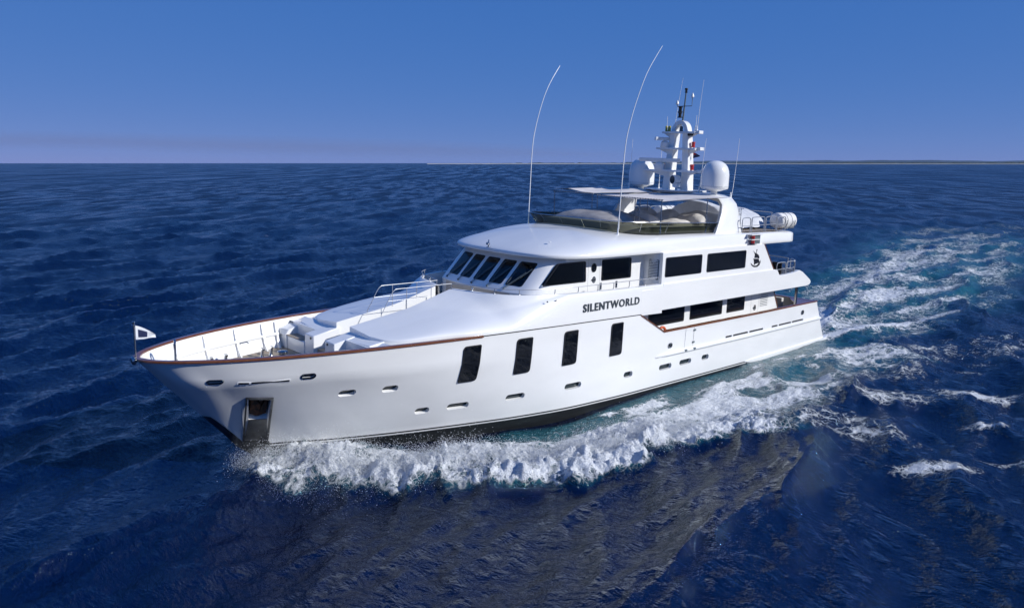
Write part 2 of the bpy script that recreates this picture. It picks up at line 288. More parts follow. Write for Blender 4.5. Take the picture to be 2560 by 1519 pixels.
def sea(X, Y, cell):
    """height, sideways shift and foam of the sea at world X,Y (cell = local mesh spacing)"""
    H = np.zeros_like(X); DX = np.zeros_like(X); DY = np.zeros_like(X)
    rg = np.random.default_rng(3); N = 170
    lam = np.exp(rg.uniform(math.log(0.55), math.log(26), N)); th = rad(-70)+rg.normal(0, 1, N)*np.interp(np.log(lam), [math.log(.55), math.log(3), math.log(12)], [rad(30), rad(22), rad(17)]); ph = rg.uniform(0, 6.283, N)
    amp = 0.00275*lam*rg.uniform(.5, 1.4, N); amp *= np.where(lam > 12, .75, 1)
    gust = 0.75+0.5*fbm(X, Y, 60, 3, 77)
    for l, a, t_, p in zip(lam, amp, th, ph):
        k = 6.28318/l; f = sstep(1.6, 3.4, l/cell); f = f*gust*np.interp(l, [.5, 1.2, 4, 8], [2.0, 2.5, 2.6, 1.4]) if l < 8 else f
        if not np.any(f > 0): continue
        q = k*(X*math.cos(t_)+Y*math.sin(t_))+p
        H += a*f*np.cos(q); s = np.sin(q)*a*f*np.interp(l, [1, 3, 8], [.5, .75, 1.2]); DX -= s*math.cos(t_); DY -= s*math.sin(t_)
    near = (X > -12) & (X < 150) & (Y > -45) & (Y < 45)
    foam = np.zeros_like(X); aer = np.zeros_like(X)
    x, y = X[near], Y[near]
    d, sd, arc = pathdist(x, y, CREST); out = d*sd; arcL = arc
    wob = (fbm(x, y, 2.6, 4, 5)-.5)*2.2+(fbm(x, y, 0.7, 3, 15)-.5)*.9; o2 = out+wob
    env = np.interp(arcL, [0, .8, 2.5, 7, 12, 16, 19, 23, 30], [.08, .22, .42, .60, .58, .52, .40, .24, .08])
    ridge = env*np.where(o2 > 0, np.exp(-(o2/1.05)**2), np.exp(-(o2/1.9)**2))
    trough = -.10*np.exp(-((out+4.2)/1.6)**2)*sstep(8, 13, x)*sstep(32, 24, x)
    bowp = .30*np.exp(-((x-6.0)/3.0)**2)*np.exp(-((np.abs(y)-wl_y(x)-.3)/1.0)**2)
    h = ridge+trough+bowp
    d2, s2, a2 = pathdist(x, y, CREST2); o3 = d2*s2+wob
    h += np.interp(a2, [0, 3, 9, 16, 22], [.05, .22, .34, .22, 0])*np.where(o3 > 0, np.exp(-(o3/1.0)**2), np.exp(-(o3/1.9)**2))
    # ---- foam cover
    white = np.interp(arcL, [0, .6, 2, 12, 18.6, 20.2, 22.2, 26], [.0, .35, .85, 1, 1.0, .9, .45, .0])
    crest = white*sstep(1.45, .55, o2)*sstep(-3.2, -1.2, o2)*(.50+.68*fbm(x, y, 1.0, 5, 71, .62))
    hullgap = -y-wl_y(x)
    inside = sstep(.5, -.6, out)*sstep(-.2, .3, hullgap)*(y < 0)     # between hull and breaking crest
    band = np.interp(x, [4, 7, 9, 14, 22, 30, 38, 46, 58], [0, .75, .80, .68, .62, .60, .56, .44, .25])
    st = fbm(x*.45+y*.2, y, 1.5, 5, 23, .6)
    calm = sstep(.1, .8, hullgap)                                     # dark strip of water along the hull
    wide = np.interp(x, [4, 10, 18, 26, 34, 45], [9, 9, 6.8, 7.0, 6.5, 8.0])
    infoam = inside*band*np.where(x < 11.5, sstep(9.5, 11.5, x)*calm+sstep(1.2, 2.6, hullgap)*.9, calm)*sstep(wide+1.2, wide-1.8, hullgap)
    infoam = infoam*(.45+.85*sstep(.38, .64, st))
    # patches of lacy foam left outside the wave
    p = 0
    for cx, cy, ang, la, lb, s in ((23.0, -10.6, 62, 5.2, 1.9, .62), (21.6, -9.6, 40, 2.2, 1.6, .7), (24.0, -14.2, 70, 3.2, 1.2, .5), (29.5, -12.0, 40, 4.5, 1.3, .58), (33.5, -14.6, 40, 2.4, 1.0, .85), (27.5, -8.6, 15, 5.0, 2.0, .5), (33.0, -9.5, 15, 7.5, 2.6, .5),
                               (22.3, -17.0, 40, 1.5, .6, 1.0), (28.3, -16.2, 75, 1.3, .5, .8), (30.5, -18.6, 40, 1.0, .4, .6), (42, -10.5, 15, 9, 2.4, .5), (46, -13.5, 15, 7, 2.0, .48), (24.8, -18.2, 30, .9, .4, .8)):
        c, s_ = math.cos(rad(-ang)), math.sin(rad(-ang)); ux = (x-cx)*c+(y-cy)*s_; uy = -(x-cx)*s_+(y-cy)*c
        p = np.maximum(p, s*.95*np.exp(-(((ux+1.2*(fbm(x, y, 2.0, 3, 61)-.5)*lb)/la)**2+((uy+1.6*(fbm(x, y, 1.3, 4, 62)-.5)*lb)/lb)**2)**1.0)*(.30+1.25*fbm(x*.7, y, .9, 4, 60, .6)))
    # stern wake, drifting slowly to starboard
    yc = -.3+np.interp(x, [39, 60, 90, 130], [0, .5, 7.5, 17]); ww = np.interp(x, [39, 44, 60, 90, 130], [3.6, 5.2, 8.2, 11.5, 15])
    q = (y-yc)/ww; on = sstep(38.9, 40.2, x)
    wk = on*(np.exp(-q**4*1.5)*np.interp(x, [39, 43, 50, 70, 110, 150], [.90, .60, .46, .40, .33, .2])*(.64+1.05*sstep(.3, .70, fbm(x*.24, y, 1.7, 5, 41, .66))))
    rim = on*np.exp(-((np.abs(q+.0)-.86)/.14)**2)*np.where(q < 0, 1, .6)*np.interp(x, [39, 42, 52, 62, 80], [.8, .95, .75, .5, .2])
    wk = np.maximum(wk, rim*(.55+.6*fbm(x, y, 1.5, 4, 8)))
    f = np.maximum.reduce([crest, infoam, p, wk])
    def billow(sc, sd): return sum(np.abs(fbm(x, y, sc/2**k, 2, sd+9*k)*2-1)*.55**k for k in range(4))
    rough = (fbm(x, y, .9, 4, 31, .62)-.5); bl = billow(.70, 131)
    h += np.clip(crest, 0, 1)*(bl*.42-.08+rough*.40)*np.interp(arcL, [0, 14, 19], [1, 1, .65])+np.clip(np.maximum(infoam, wk)-.25, 0, 1)*rough*.34
    h += on*np.exp(-q**4)*(fbm(x, y, 3.0, 3, 91)-.5)*.5*np.interp(x, [39, 60, 110], [1, .8, .3])
    h += rim*.28
    foam[near] = f
    aer[near] = np.clip(np.maximum.reduce([crest*.9, infoam*1.0, wk*.8, p*.35, on*np.exp(-(q/1.05)**4)*np.interp(x, [39, 60, 100, 140], [.85, .8, .6, .2])*(.5+.8*fbm(x*.4, y, 5, 3, 55)), inside*.55*sstep(9, 14, x)*sstep(60, 44, x)*sstep(wide+1, wide-2.5, hullgap)]), 0, 1)
    dh = np.hypot(np.maximum(np.abs(y)-wl_y(x), 0), np.maximum(x-39.5, 0)); calmH = sstep(-.2, 3.0, dh)*.75+.25
    H[near] = H[near]*(1-.35*np.clip(f, 0, 1))*calmH+h*np.where(x > 12, sstep(.0, 1.6, dh), 1)-.03*(1-sstep(.3, 2.0, dh))*sstep(9, 13, x)*sstep(39, 30, x)
    return H, DX, DY, foam, aer
def make_sea():
    fpx = 796.0; h0 = CAM.z
    dep = list(np.arange(rad(84), rad(34), -rad(2.0)))
    a = rad(34)
    while a > rad(.42): dep.append(a); a -= 0.85/fpx*max(math.cos(a), .6)
    r = h0/np.tan(np.array(dep)); rr = [r[-1]]
    while rr[-1] < 13500: rr.append(rr[-1]*1.16)
    r = np.concatenate([r, rr[1:]])
    az0 = math.pi/2-PSI                                   # camera heading measured from +X
    fine = np.arange(-rad(41.5), rad(41.5), 1.12/fpx); coarse = np.linspace(rad(41.5), 2*math.pi-rad(41.5), 64)[1:-1] if False else np.linspace(rad(42.0), 2*math.pi-rad(42.0), 70)
    az = np.concatenate([fine, coarse]); n, m_ = len(r), len(az)
    R, A = np.meshgrid(r, az0+az, indexing='ij'); X = CAM.x+R*np.cos(A); Y = CAM.y+R*np.sin(A)
    dr = np.gradient(r)[:, None]*np.ones((1, m_)); da = R*(np.gradient(az)[None, :]); cell = np.maximum(np.abs(dr)*.55, np.abs(da))
    H, DX, DY, foam, aer = sea(X, Y, cell)
    V = np.stack([X+DX, Y+DY, H], -1).reshape(-1, 3).astype(np.float32)
    i, j = np.meshgrid(np.arange(n-1), np.arange(m_), indexing='ij'); j2 = (j+1) % m_
    F = np.stack([i*m_+j, i*m_+j2, (i+1)*m_+j2, (i+1)*m_+j], -1).reshape(-1, 4).astype(np.int32)
    me = bpy.data.meshes.new('sea'); me.vertices.add(len(V)); me.vertices.foreach_set('co', V.ravel())
    me.loops.add(F.size); me.loops.foreach_set('vertex_index', F.ravel()); me.polygons.add(len(F))
    me.polygons.foreach_set('loop_start', np.arange(0, F.size, 4, dtype=np.int32)); me.polygons.foreach_set('use_smooth', np.ones(len(F), dtype=bool))
    me.update(calc_edges=True)
    for nm, arr in (('foam', foam), ('aer', aer)):
        at = me.attributes.new(nm, 'FLOAT', 'POINT'); at.data.foreach_set('value', arr.astype(np.float32).ravel())
    me.materials.append(sea_material()); o = bpy.data.objects.new('sea', me); COL.objects.link(o); o['kind'] = 'structure'
    return o
def sea_material():
    m, t, b = principled('sea_water', (0.001, 0.008, 0.04), 0.055, IOR=1.58)
    b.inputs['Specular Tint'].default_value = (0.55, 0.92, 1.0, 1)
    N = t.nodes.new; L = t.links.new
    def node(k, **kw):
        n = N(k)
        for a, v in kw.items(): setattr(n, a, v)
        return n
    def math_(op, a, b_=None, clamp=False):
        n = node('ShaderNodeMath', operation=op, use_clamp=clamp)
        for i, q in enumerate((a, b_)):
            if q is None: continue
            if isinstance(q, (int, float)): n.inputs[i].default_value = q
            else: L(q, n.inputs[i])
        return n.outputs[0]
    def noise(vec, sc, det=3, rough=.5, dist=0):
        n = node('ShaderNodeTexNoise'); n.inputs['Scale'].default_value = sc; n.inputs['Detail'].default_value = det; n.inputs['Roughness'].default_value = rough; n.inputs['Distortion'].default_value = dist; L(vec, n.inputs['Vector']); return n.outputs[0]
    def smooth(x, lo, hi, a=0., b_=1.):
        n = node('ShaderNodeMapRange', interpolation_type='SMOOTHSTEP'); L(x, n.inputs[0])
        for i, v in ((1, lo), (2, hi), (3, a), (4, b_)):
            if isinstance(v, (int, float)): n.inputs[i].default_value = v
            else: L(v, n.inputs[i])
        return n.outputs[0]
    pos = node('ShaderNodeNewGeometry').outputs['Position']
    def mapped(s, rz=0):
        n = node('ShaderNodeMapping'); n.inputs['Scale'].default_value = s; n.inputs['Rotation'].default_value = (0, 0, rz); L(pos, n.inputs[0]); return n.outputs[0]
    fo = node('ShaderNodeAttribute', attribute_name='foam').outputs['Fac']; ae = node('ShaderNodeAttribute', attribute_name='aer').outputs['Fac']
    # lacy foam: cell walls, broken up by noise, opening up as the cover thins
    wv = mapped((1, 1, 1)); wn = node('ShaderNodeTexNoise'); wn.inputs['Scale'].default_value = 1.1; wn.inputs['Detail'].default_value = 3; L(wv, wn.inputs['Vector'])
    add = node('ShaderNodeMix', data_type='RGBA', blend_type='LINEAR_LIGHT'); add.inputs[0].default_value = .55; L(wv, add.inputs[6]); L(wn.outputs[1], add.inputs[7])
    def cells(sc):
        v = node('ShaderNodeTexVoronoi', feature='DISTANCE_TO_EDGE'); v.inputs['Scale'].default_value = sc; L(add.outputs[2], v.inputs['Vector']); return v.outputs['Distance']
    c1, c2 = cells(1.5), cells(4.2)
    web = math_('MAXIMUM', smooth(c1, .20, .0), math_('MULTIPLY', smooth(c2, .16, .0), .8))
    grain = noise(mapped((.42, 1.1, 1), .12), 4.2, 7, .72, .35); patch = noise(mapped((.5, 1, 1), .2), .9, 5, .62, .3)
    pat = math_('ADD', math_('MULTIPLY', web, .24), math_('ADD', math_('MULTIPLY', grain, .62), math_('MULTIPLY', patch, .34)))
    th = math_('SUBTRACT', 1.02, math_('MULTIPLY', fo, .82))
    mask = smooth(pat, math_('SUBTRACT', th, .10), math_('ADD', th, .17))
    mask = math_('MULTIPLY', mask, smooth(fo, .03, .16))
    # scattered whitecaps over the open sea
    wc = node('ShaderNodeTexVoronoi', feature='F1'); wc.inputs['Scale'].default_value = 1.0; L(mapped((.075, .055, 0), .5), wc.inputs['Vector'])
    sep = node('ShaderNodeSeparateColor'); L(wc.outputs['Color'], sep.inputs[0])
    rnd = smooth(sep.outputs[0], .62, .95); dd = math_('ADD', wc.outputs['Distance'], math_('MULTIPLY', noise(wv, .9, 5, .7), .11))
    cap = math_('MULTIPLY', math_('MULTIPLY', smooth(dd, .105, .065), rnd), smooth(grain, .44, .60))
    mask = math_('MAXIMUM', mask, math_('MULTIPLY', cap, .8))
    # colour: deep water, aerated turquoise, foam
    deep = node('ShaderNodeMix', data_type='RGBA'); L(noise(wv, .03, 3), deep.inputs[0]); deep.inputs[6].default_value = (0.0, 0.0022, 0.0240, 1); deep.inputs[7].default_value = (0.0, 0.0045, 0.0330, 1)
    m1 = node('ShaderNodeMix', data_type='RGBA'); L(math_('MULTIPLY', smooth(ae, .08, .75), math_('ADD', .35, math_('MULTIPLY', patch, .9))), m1.inputs[0]); L(deep.outputs[2], m1.inputs[6]); m1.inputs[7].default_value = (0.016, 0.125, 0.150, 1)
    m2 = node('ShaderNodeMix', data_type='RGBA'); L(mask, m2.inputs[0]); L(m1.outputs[2], m2.inputs[6]); m2.inputs[7].default_value = (0.82, 0.84, 0.86, 1)
    L(m2.outputs[2], b.inputs['Base Color'])
    cd_ = node('ShaderNodeCameraData').outputs['View Distance']
    hd = math.pi/2-PSI                                     # light and dark dashes of far waves, imitated by rougher and smoother patches
    def rows(lat, dep):
        n = node('ShaderNodeMapping'); n.vector_type = 'TEXTURE'; n.inputs['Rotation'].default_value = (0, 0, hd); n.inputs['Scale'].default_value = (dep, lat, 1); L(pos, n.inputs[0]); return noise(n.outputs[0], 1.0, 4, .62)
    ld = math_('LOGARITHM', cd_, 10.0)
    gn = math_('ADD', math_('MULTIPLY', rows(5.0, 22.0), smooth(ld, 2.9, 2.5)), math_('MULTIPLY', rows(14.0, 150.0), smooth(ld, 2.5, 2.9)))
    rfar = smooth(gn, .40, .62, .16, .52)
    L(smooth(mask, 0, .8, smooth(ld, 1.6, 2.5, .055, rfar), .75), b.inputs['Roughness'])
    L(smooth(mask, 0, 1, .5, .2), b.inputs['Specular IOR Level'])
    # wind ripples: three sizes of bump on top of the modelled waves
    n1 = noise(mapped((1.0, .62, 1), rad(52)), 5.0, 4, .62, .4); n2 = noise(mapped((1, .55, 1), rad(45)), 1.25, 4, .6, .5); n3 = noise(mapped((1, .5, 1), rad(58)), .22, 6, .7, .6)
    n4 = noise(mapped((1, .45, 1), rad(50)), .05, 4, .6, .5)
    hh0 = math_('MULTIPLY', math_('MULTIPLY', n4, 3.2), smooth(cd_, 120, 500))
    hh = math_('ADD', math_('MULTIPLY', n1, .13), math_('ADD', math_('MULTIPLY', n2, .30), math_('MULTIPLY', math_('MULTIPLY', n3, .7), smooth(cd_, 60, 260))))
    hh = math_('ADD', math_('ADD', hh, hh0), math_('MULTIPLY', math_('MULTIPLY', mask, grain), .22))
    bp = node('ShaderNodeBump'); bp.inputs['Strength'].default_value = 1.0; bp.inputs['Distance'].default_value = 1.0; L(hh, bp.inputs['Height']); L(bp.outputs[0], b.inputs['Normal'])
    return m
SEA_OBJ = make_sea()
# ------------------------------------------------------------------ the yacht
YA = empty('yacht', BM)
tag(YA, 'large white three-deck motor yacht under way, seen from its port bow', 'yacht')
def hfn(x, z, d):                                  # point on the port topside, d metres outward
    y = hull_y(x, z); e = .22
    n = Vector((-(hull_y(x+e, z)-hull_y(x-e, z))/(2*e), 1, -(hull_y(x, z+e)-hull_y(x, z-e))/(2*e))).normalized()
    q = Vector((x, y, z))+n*d; return (q.x, -q.y, q.z)
def sfn(y0, lean=0, z0=0): return lambda x, z, d: (x, -(y0-lean*(z-z0))-d, z)
def prism_on(fn, poly, d0, d1):                    # straight-sided solid through the surface (for cutting)
    c = np.mean(poly, 0); o0 = Vector(fn(*c, d0)); o1 = Vector(fn(*c, d1)); v = o1-o0
    ctr = [Vector(fn(*p, 0)) for p in poly]; m_ = Vector(fn(*c, 0)); n = v.normalized()
    flat = [p-n*(p-m_).dot(n) for p in ctr]; return [p+n*d0 for p in flat], n*(d1-d0)

# --- hull: a closed shell with a real well at bow and stern, then the ports cut into it
def build_hull():
    G = grid(); nr, ns = G.shape[:2]; mb = MB(); IN = .17
    s = stations(); Xr = s*37.7
    zd = np.where(Xr < 20.9, 4.5, 3.5); ztop = top_z(Xr)
    inner = []
    for z in (0., .5, 1.0):
        zz = ztop*(1-z)+zd*z; x0 = pchip(np.array(STEM)[:, 1]*0+np.array([q[0] for q in STEM]), np.array([q[1] for q in STEM]), zz)+.20
        xi = np.where(Xr < 8, x0+(Xr/8)*(8-x0), Xr)
        yy = np.maximum(np.array([hull_y(x, q) for x, q in zip(xi, zz)])-IN, 0.0) if z else np.maximum(rail_y(xi)-IN, 0.0)
        inner.append(np.stack([xi, yy, zz], 1))
    inner = np.array(inner)[::-1]
    rows = np.concatenate([inner, G]); K = len(inner)
    for sg in (-1, 1):
        R = rows.copy(); R[..., 1] *= sg
        k0 = len(mb.v); mb.grid(R.tolist())
        # material rows
        base = len(mb.f)-(len(rows)-1)*(ns-1)
        for i in range(len(rows)-1):
            z1 = rows[i+1][0, 2]; j = i-K
            mi = 0
            if j >= 3+13: mi = 1                   # boot line, white line, antifouling
            if j == 3+14: mi = 0
            for q in range(ns-1): mb.m[base+i*(ns-1)+q] = mi
    n = len(rows)*ns
    for i in range(len(rows)-1):                   # transom
        a, b_ = i*ns+ns-1, (i+1)*ns+ns-1; mb.f.append((a, b_, n+b_, n+a)); mb.m.append(0)
    for q in range(ns-1): mb.f.append((q, q+1, n+q+1, n+q)); mb.m.append(2)   # deck of the wells
    o = mb.build('hull', ['white_paint', 'antifoul', 'deck_white'], YA, 32, merge=True)
    return o
HULL = build_hull()
PORTS = [(6.19, 3.93, .60), (7.72, 3.92, .60), (9.30, 2.74, .57), (10.75, 2.75, .92), (13.29, 2.79, .92), (16.34, 2.81, .98), (19.90, 2.765, .63), (22.70, 2.70, .99), (24.33, 2.705, .99), (26.05, 2.69, .63)]
FAIR = [(1.92, 4.81, .47, .17), (4.65, 4.82, .50, .20), (22.93, 3.72, .36, .25), (35.97, 3.95, .36, .27)]
SLOTS = [(27.78, 28.40, 3.50), (28.50, 29.98, 3.50), (30.11, 31.55, 3.50), (32.47, 33.14, 3.50), (33.26, 34.71, 3.50), (34.81, 36.20, 3.50)]
POCKET = [(2.97, 4.08), (3.80, 4.02), (4.22, 2.02), (3.40, 2.10)]
def cut_hull():
    cut = MB()
    for x, z, L in PORTS: p, v = prism_on(hfn, stadium(x, z, L, .27), -.20, .35); cut.extrude(p, v)
    for x, z, L, H in FAIR: p, v = prism_on(hfn, stadium(x, z, L*.84, H*.74), -.14, .35); cut.extrude(p, v)
    for a, b_, z in SLOTS: p, v = prism_on(hfn, rounded([(a, z-.055), (b_, z-.055), (b_, z+.055), (a, z+.055)], .03, 2), -.08, .35); cut.extrude(p, v)
    p, v = prism_on(hfn, [(3.07, 4.0), (3.74, 3.94), (3.90, 3.05), (3.35, 3.05)], -.42, .4); cut.extrude(p, v)
    c = cut.build('cutter', 'white_paint', YA, 0)
    md = HULL.modifiers.new('ports', 'BOOLEAN'); md.operation = 'DIFFERENCE'; md.object = c; md.solver = 'EXACT'
    dg = bpy.context.evaluated_depsgraph_get(); ev = HULL.evaluated_get(dg); me = bpy.data.meshes.new_from_object(ev)
    HULL.modifiers.clear(); ok = len(me.polygons) > 2000
    if ok: HULL.data = me; me.shade_smooth(); me.set_sharp_from_angle(angle=rad(32))
    bpy.data.objects.remove(c, do_unlink=True); print('hull cut', ok, len(me.polygons))
cut_hull()
for x, z, L in PORTS:
    mb = MB(); panel(mb, stadium(x, z, L+.03, .30), lambda a, b_, d: hfn(a, b_, d), -.21, -.15, 1); mb.build('porthole', 'port_glass', YA)
for x, z, L, H in FAIR:
    mb = MB(); ring(mb, stadium(x, z, L, H), stadium(x, z, L*.80, H*.66), hfn, -.03, .022); o = mb.build('fairlead', 'stainless', YA)
    mb = MB(); panel(mb, stadium(x, z, L*.86, H*.78), hfn, -.15, -.10, 1); mb.build('opening', 'black_trim', o)
for a, b_, z in SLOTS:
    mb = MB(); panel(mb, [(a-.01, z-.06), (b_+.01, z-.06), (b_+.01, z+.06), (a-.01, z+.06)], hfn, -.09, -.06, 1); mb.build('freeing_port', 'black_trim', YA)
# long freeing slot in the bow
mb = MB(); po = [(2.55, 4.685), (4.08, 4.675), (4.08, 4.755), (2.55, 4.765)]
panel(mb, rounded([(2.52, 4.67), (4.11, 4.66), (4.11, 4.77), (2.52, 4.78)], .05, 4), hfn, -.02, .010, 3); o = mb.build('bow_slot', 'white_paint', YA)
for a, c_ in ((2.57, 2.86), (2.93, 4.07)):
    mb = MB(); panel(mb, [(a, 4.70), (c_, 4.69), (c_, 4.745), (a, 4.755)], hfn, 0, .016, 3); mb.build('opening', 'black_trim', o)
# tall hull windows
for x0, x1 in ((10.41, 11.20), (12.95, 13.76), (15.54, 16.34), (18.48, 19.26)):
    po = rounded([(x0, 5.29), (x1, 5.29), (x1, 3.82), (x0, 3.82)], [.16, .05, .16, .05], 5)
    mb = MB(); panel(mb, dense(po), hfn, -.02, .045, 8); o = mb.build('hull_window', 'black_trim', YA, 30)
    mb = MB(); panel(mb, dense(rounded([(x0+.04, 5.25), (x1-.04, 5.25), (x1-.04, 3.86), (x0+.04, 3.86)], [.13, .04, .13, .04], 5)), hfn, .03, .05, 8); mb.build('pane', 'dark_glass', o, 60)
# anchor pocket with its polished plate, stem guard and the anchor itself
mb = MB(); F_ = [(2.97, 4.09), (3.80, 4.02), (4.22, 2.02), (3.39, 2.09)]; I_ = [(3.07, 4.0), (3.74, 3.94), (3.90, 3.05), (3.35, 3.05)]
ring(mb, F_, [(3.03, 4.03), (3.75, 3.97), (4.14, 2.08), (3.45, 2.14)], hfn, -.02, .05)
o_plate = mb.build('anchor_pocket', 'steel_plate', YA, 30)
mb = MB(); panel(mb, [(3.35, 3.06), (3.91, 3.04), (4.15, 2.06), (3.44, 2.12)], hfn, 0, .02, 3); mb.build('chafe_plate', 'steel_plate', o_plate, 30)
mb = MB(); panel(mb, [(3.30, 2.06), (4.25, 2.0), (4.42, 1.55), (4.0, 1.1)], hfn, 0, .012, 4); mb.build('lower_plate', 'steel_plate', o_plate, 30)
mb = MB(); g = []
for z in np.linspace(3.24, .9, 14):
    w_ = np.interp(z, [.9, 2.05, 3.0, 3.24], [.5, .30, .22, .18]); xs = float(pchip(*np.array(STEM).T, z)); r = []
    for u in np.linspace(-1, 1, 9):
        x = xs+abs(u)*w_; y = hull_y(x, z)+.012 if abs(u) > .01 else 0; r.append((x-.02, -y if u < 0 else y, z))
    g.append(r)
mb.grid(g); mb.build('stem_guard', 'steel_plate', YA, 40)
mb = MB(); p, v = prism_on(hfn, [(3.04, 4.02), (3.76, 3.96), (3.92, 3.03), (3.33, 3.03)], -.42, -.395); mb.extrude(p, v); mb.build('recess_lining', 'rust_steel', o_plate)
AN = aboard(bpy.data.objects.new('anchor', None)); COL.objects.link(AN); tag(AN, 'rusty dark plough anchor stowed in the steel pocket at the bow', 'anchor')
def hp(x, z, d): return Vector(hfn(x, z, d))
mb = MB(); mb.tube([hp(3.52, 3.98, -.30), hp(3.55, 3.6, -.22), hp(3.60, 3.15, -.10)], .055, 8); mb.build('shank', 'rust_steel', AN, 40)
mb = MB(); mb.extrude([hp(3.18, 3.92, -.3), hp(3.58, 3.55, -.10), hp(3.56, 3.15, -.06), hp(3.36, 3.15, -.16)], (.02, .03, 0)); mb.extrude([hp(3.72, 3.88, -.3), hp(3.60, 3.55, -.10), hp(3.62, 3.15, -.06), hp(3.84, 3.15, -.16)], (.02, .03, 0)); mb.build('fluke', 'rust_steel', AN, 20)
mb = MB(); mb.extrude([hp(3.28, 3.90, -.22), hp(3.66, 3.86, -.22), hp(3.56, 3.74, -.14), hp(3.46, 3.75, -.14)], (.015, .03, 0)); mb.build('crown_plate', 'steel_plate', AN, 20)

# inside of the starboard bow: fairleads and slot seen through the bulwark
def ifn(x, z, d): return (x, hull_y(x, z)-.172-d, z)
for x, z, L, H in ((4.72, 4.86, .48, .22),):
    mb = MB(); ring(mb, stadium(x, z, max(L, H+.01), H), stadium(x, z, max(L, H+.01)*.8, H*.7), ifn, -.02, .02); o = mb.build('fairlead', 'stainless', YA); mb = MB(); panel(mb, stadium(x, z, max(L, H+.01)*.85, H*.75), ifn, -.01, .008, 1); mb.build('opening', 'black_trim', o)
mb = MB(); panel(mb, stadium(3.7, 4.68, .95, .075), ifn, -.01, .012, 1); mb.build('bow_slot', 'black_trim', YA)
# --- cap rail, joint line, rub rail, stern flange
def side_strip(name, xs, prof, mat, parent=YA, sides=(-1, 1), zf=None, ang=40):
    for sg in sides:
        g = [[(x, sg*(rail_y(x)+dy), float(zf(x))+dz) for dy, dz in prof] for x in xs]
        mb = MB(); mb.grid(g, False, True); n = len(prof); mb.f += [tuple(range(n)), tuple((len(xs)-1)*n+k for k in range(n))]; mb.m += [0, 0]; mb.build(name, mat, parent, ang)
capx = list(np.linspace(0.03, 1, 8)**2*2)+list(np.linspace(2.3, 11.25, 30))
def caprail():
    prof = [(.045, -.035), (.05, .02), (.02, .04), (-.16, .04), (-.2, .02), (-.2, -.02)]
    mb = MB(); g = []
    for sg, xs in ((-1, capx[::-1]), (1, capx)):
        for x in xs: g.append([(x-(.05 if dy > 0 else -.12)*max(0, 1-x/.5), sg*max(rail_y(x)+dy, .01), float(rail_z(x))+dz) for dy, dz in prof])
    mb.grid(g, False, True); mb.build('cap_rail', 'varnished_teak', YA, 40)
caprail()
nx = [20.50, 21.4, 22.37]+list(np.linspace(22.8, 37.72, 30))
side_strip('side_rail', nx, [(.03, -.03), (.03, .015), (.0, .035), (-.17, .035), (-.2, .0), (-.2, -.04)], 'varnished_teak', zf=top_z)
side_strip('joint_strip', np.linspace(11.25, 20.5, 24), [(.004, -.035), (.012, -.03), (.012, .0), (.004, .005)], 'black_trim', zf=lambda x: rail_z(x)+.02)
for sg in (-1, 1):
    xs = np.linspace(21.84, 38.35, 36); g = []
    for i, x in enumerate(xs):
        z = 3.30+.05*max(0, (x-30)/8); k = min(1, i/2); y = 4.13 if sg < 0 else 4.13
        y = hull_y(x, z); h = .085
        g.append([(x, sg*(y+dy*k+.002), z+dz) for dy, dz in ((-.02, -h), (.10, -h*.6), (.12, 0), (.10, h*.7), (-.02, h*1.3))])
    mb = MB(); mb.grid(g, False, True); mb.f += [(0, 1, 2, 3, 4), tuple((len(xs)-1)*5+k for k in range(5))]; mb.m += [0, 0]; mb.build('rub_rail', 'white_paint', YA, 30)
    xs = np.concatenate([np.linspace(29.95, 31.2, 8), np.linspace(31.5, 39.35, 24)]); g = []
    for x in xs:
        zt = np.interp(x, [29.95, 33, 39.3], [1.90, 1.93, 2.02]); zl = np.interp(x, [29.95, 30.4, 31.2, 33, 36, 39.3], [1.84, 1.70, 1.60, 1.64, 1.72, 1.80]); y = hull_y(min(x, 39), 1.95); o_ = np.interp(x, [29.95, 30.6, 32], [.0, .06, .10])
        g.append([(x, sg*(y-.05), zt+.03), (x, sg*(y+o_), zt), (x, sg*(y+o_+.02), (zt+zl)/2), (x, sg*(y+o_-.02), zl), (x, sg*(y-.3), zl-.02)])
    mb = MB(); mb.grid(g, False, True); mb.f += [tuple(range(5)), tuple((len(xs)-1)*5+k for k in range(5))]; mb.m += [0, 0]; mb.build('stern_flange', 'white_paint', YA, 30)
mb = MB(); pl = rounded([(39.05, -4.03), (40.2, -3.8), (40.2, 3.8), (39.05, 4.03)], [.05, .45, .45, .05], 6); mb.extrude([(x, y, 1.80) for x, y in pl], (0, 0, .20)); o = mb.build('swim_platform', 'white_paint', YA, 30, bevel=.03)
mb = MB(); pl = rounded([(39.2, -3.7), (40.08, -3.6), (40.08, 3.6), (39.2, 3.7)], [.05, .35, .35, .05], 6); mb.extrude([(x, y, 2.004) for x, y in pl], (0, 0, .02)); mb.build('teak_top', 'teak_deck', o, 30)
for y in (-3.5, -3.0, -2.0):
    mb = MB(); mb.tube([(39.9, y, 2.0), (39.9, y, 2.22), (39.6, y, 2.22), (39.6, y, 2.0)], .025, 8); mb.build('grab_rail', 'stainless', o)
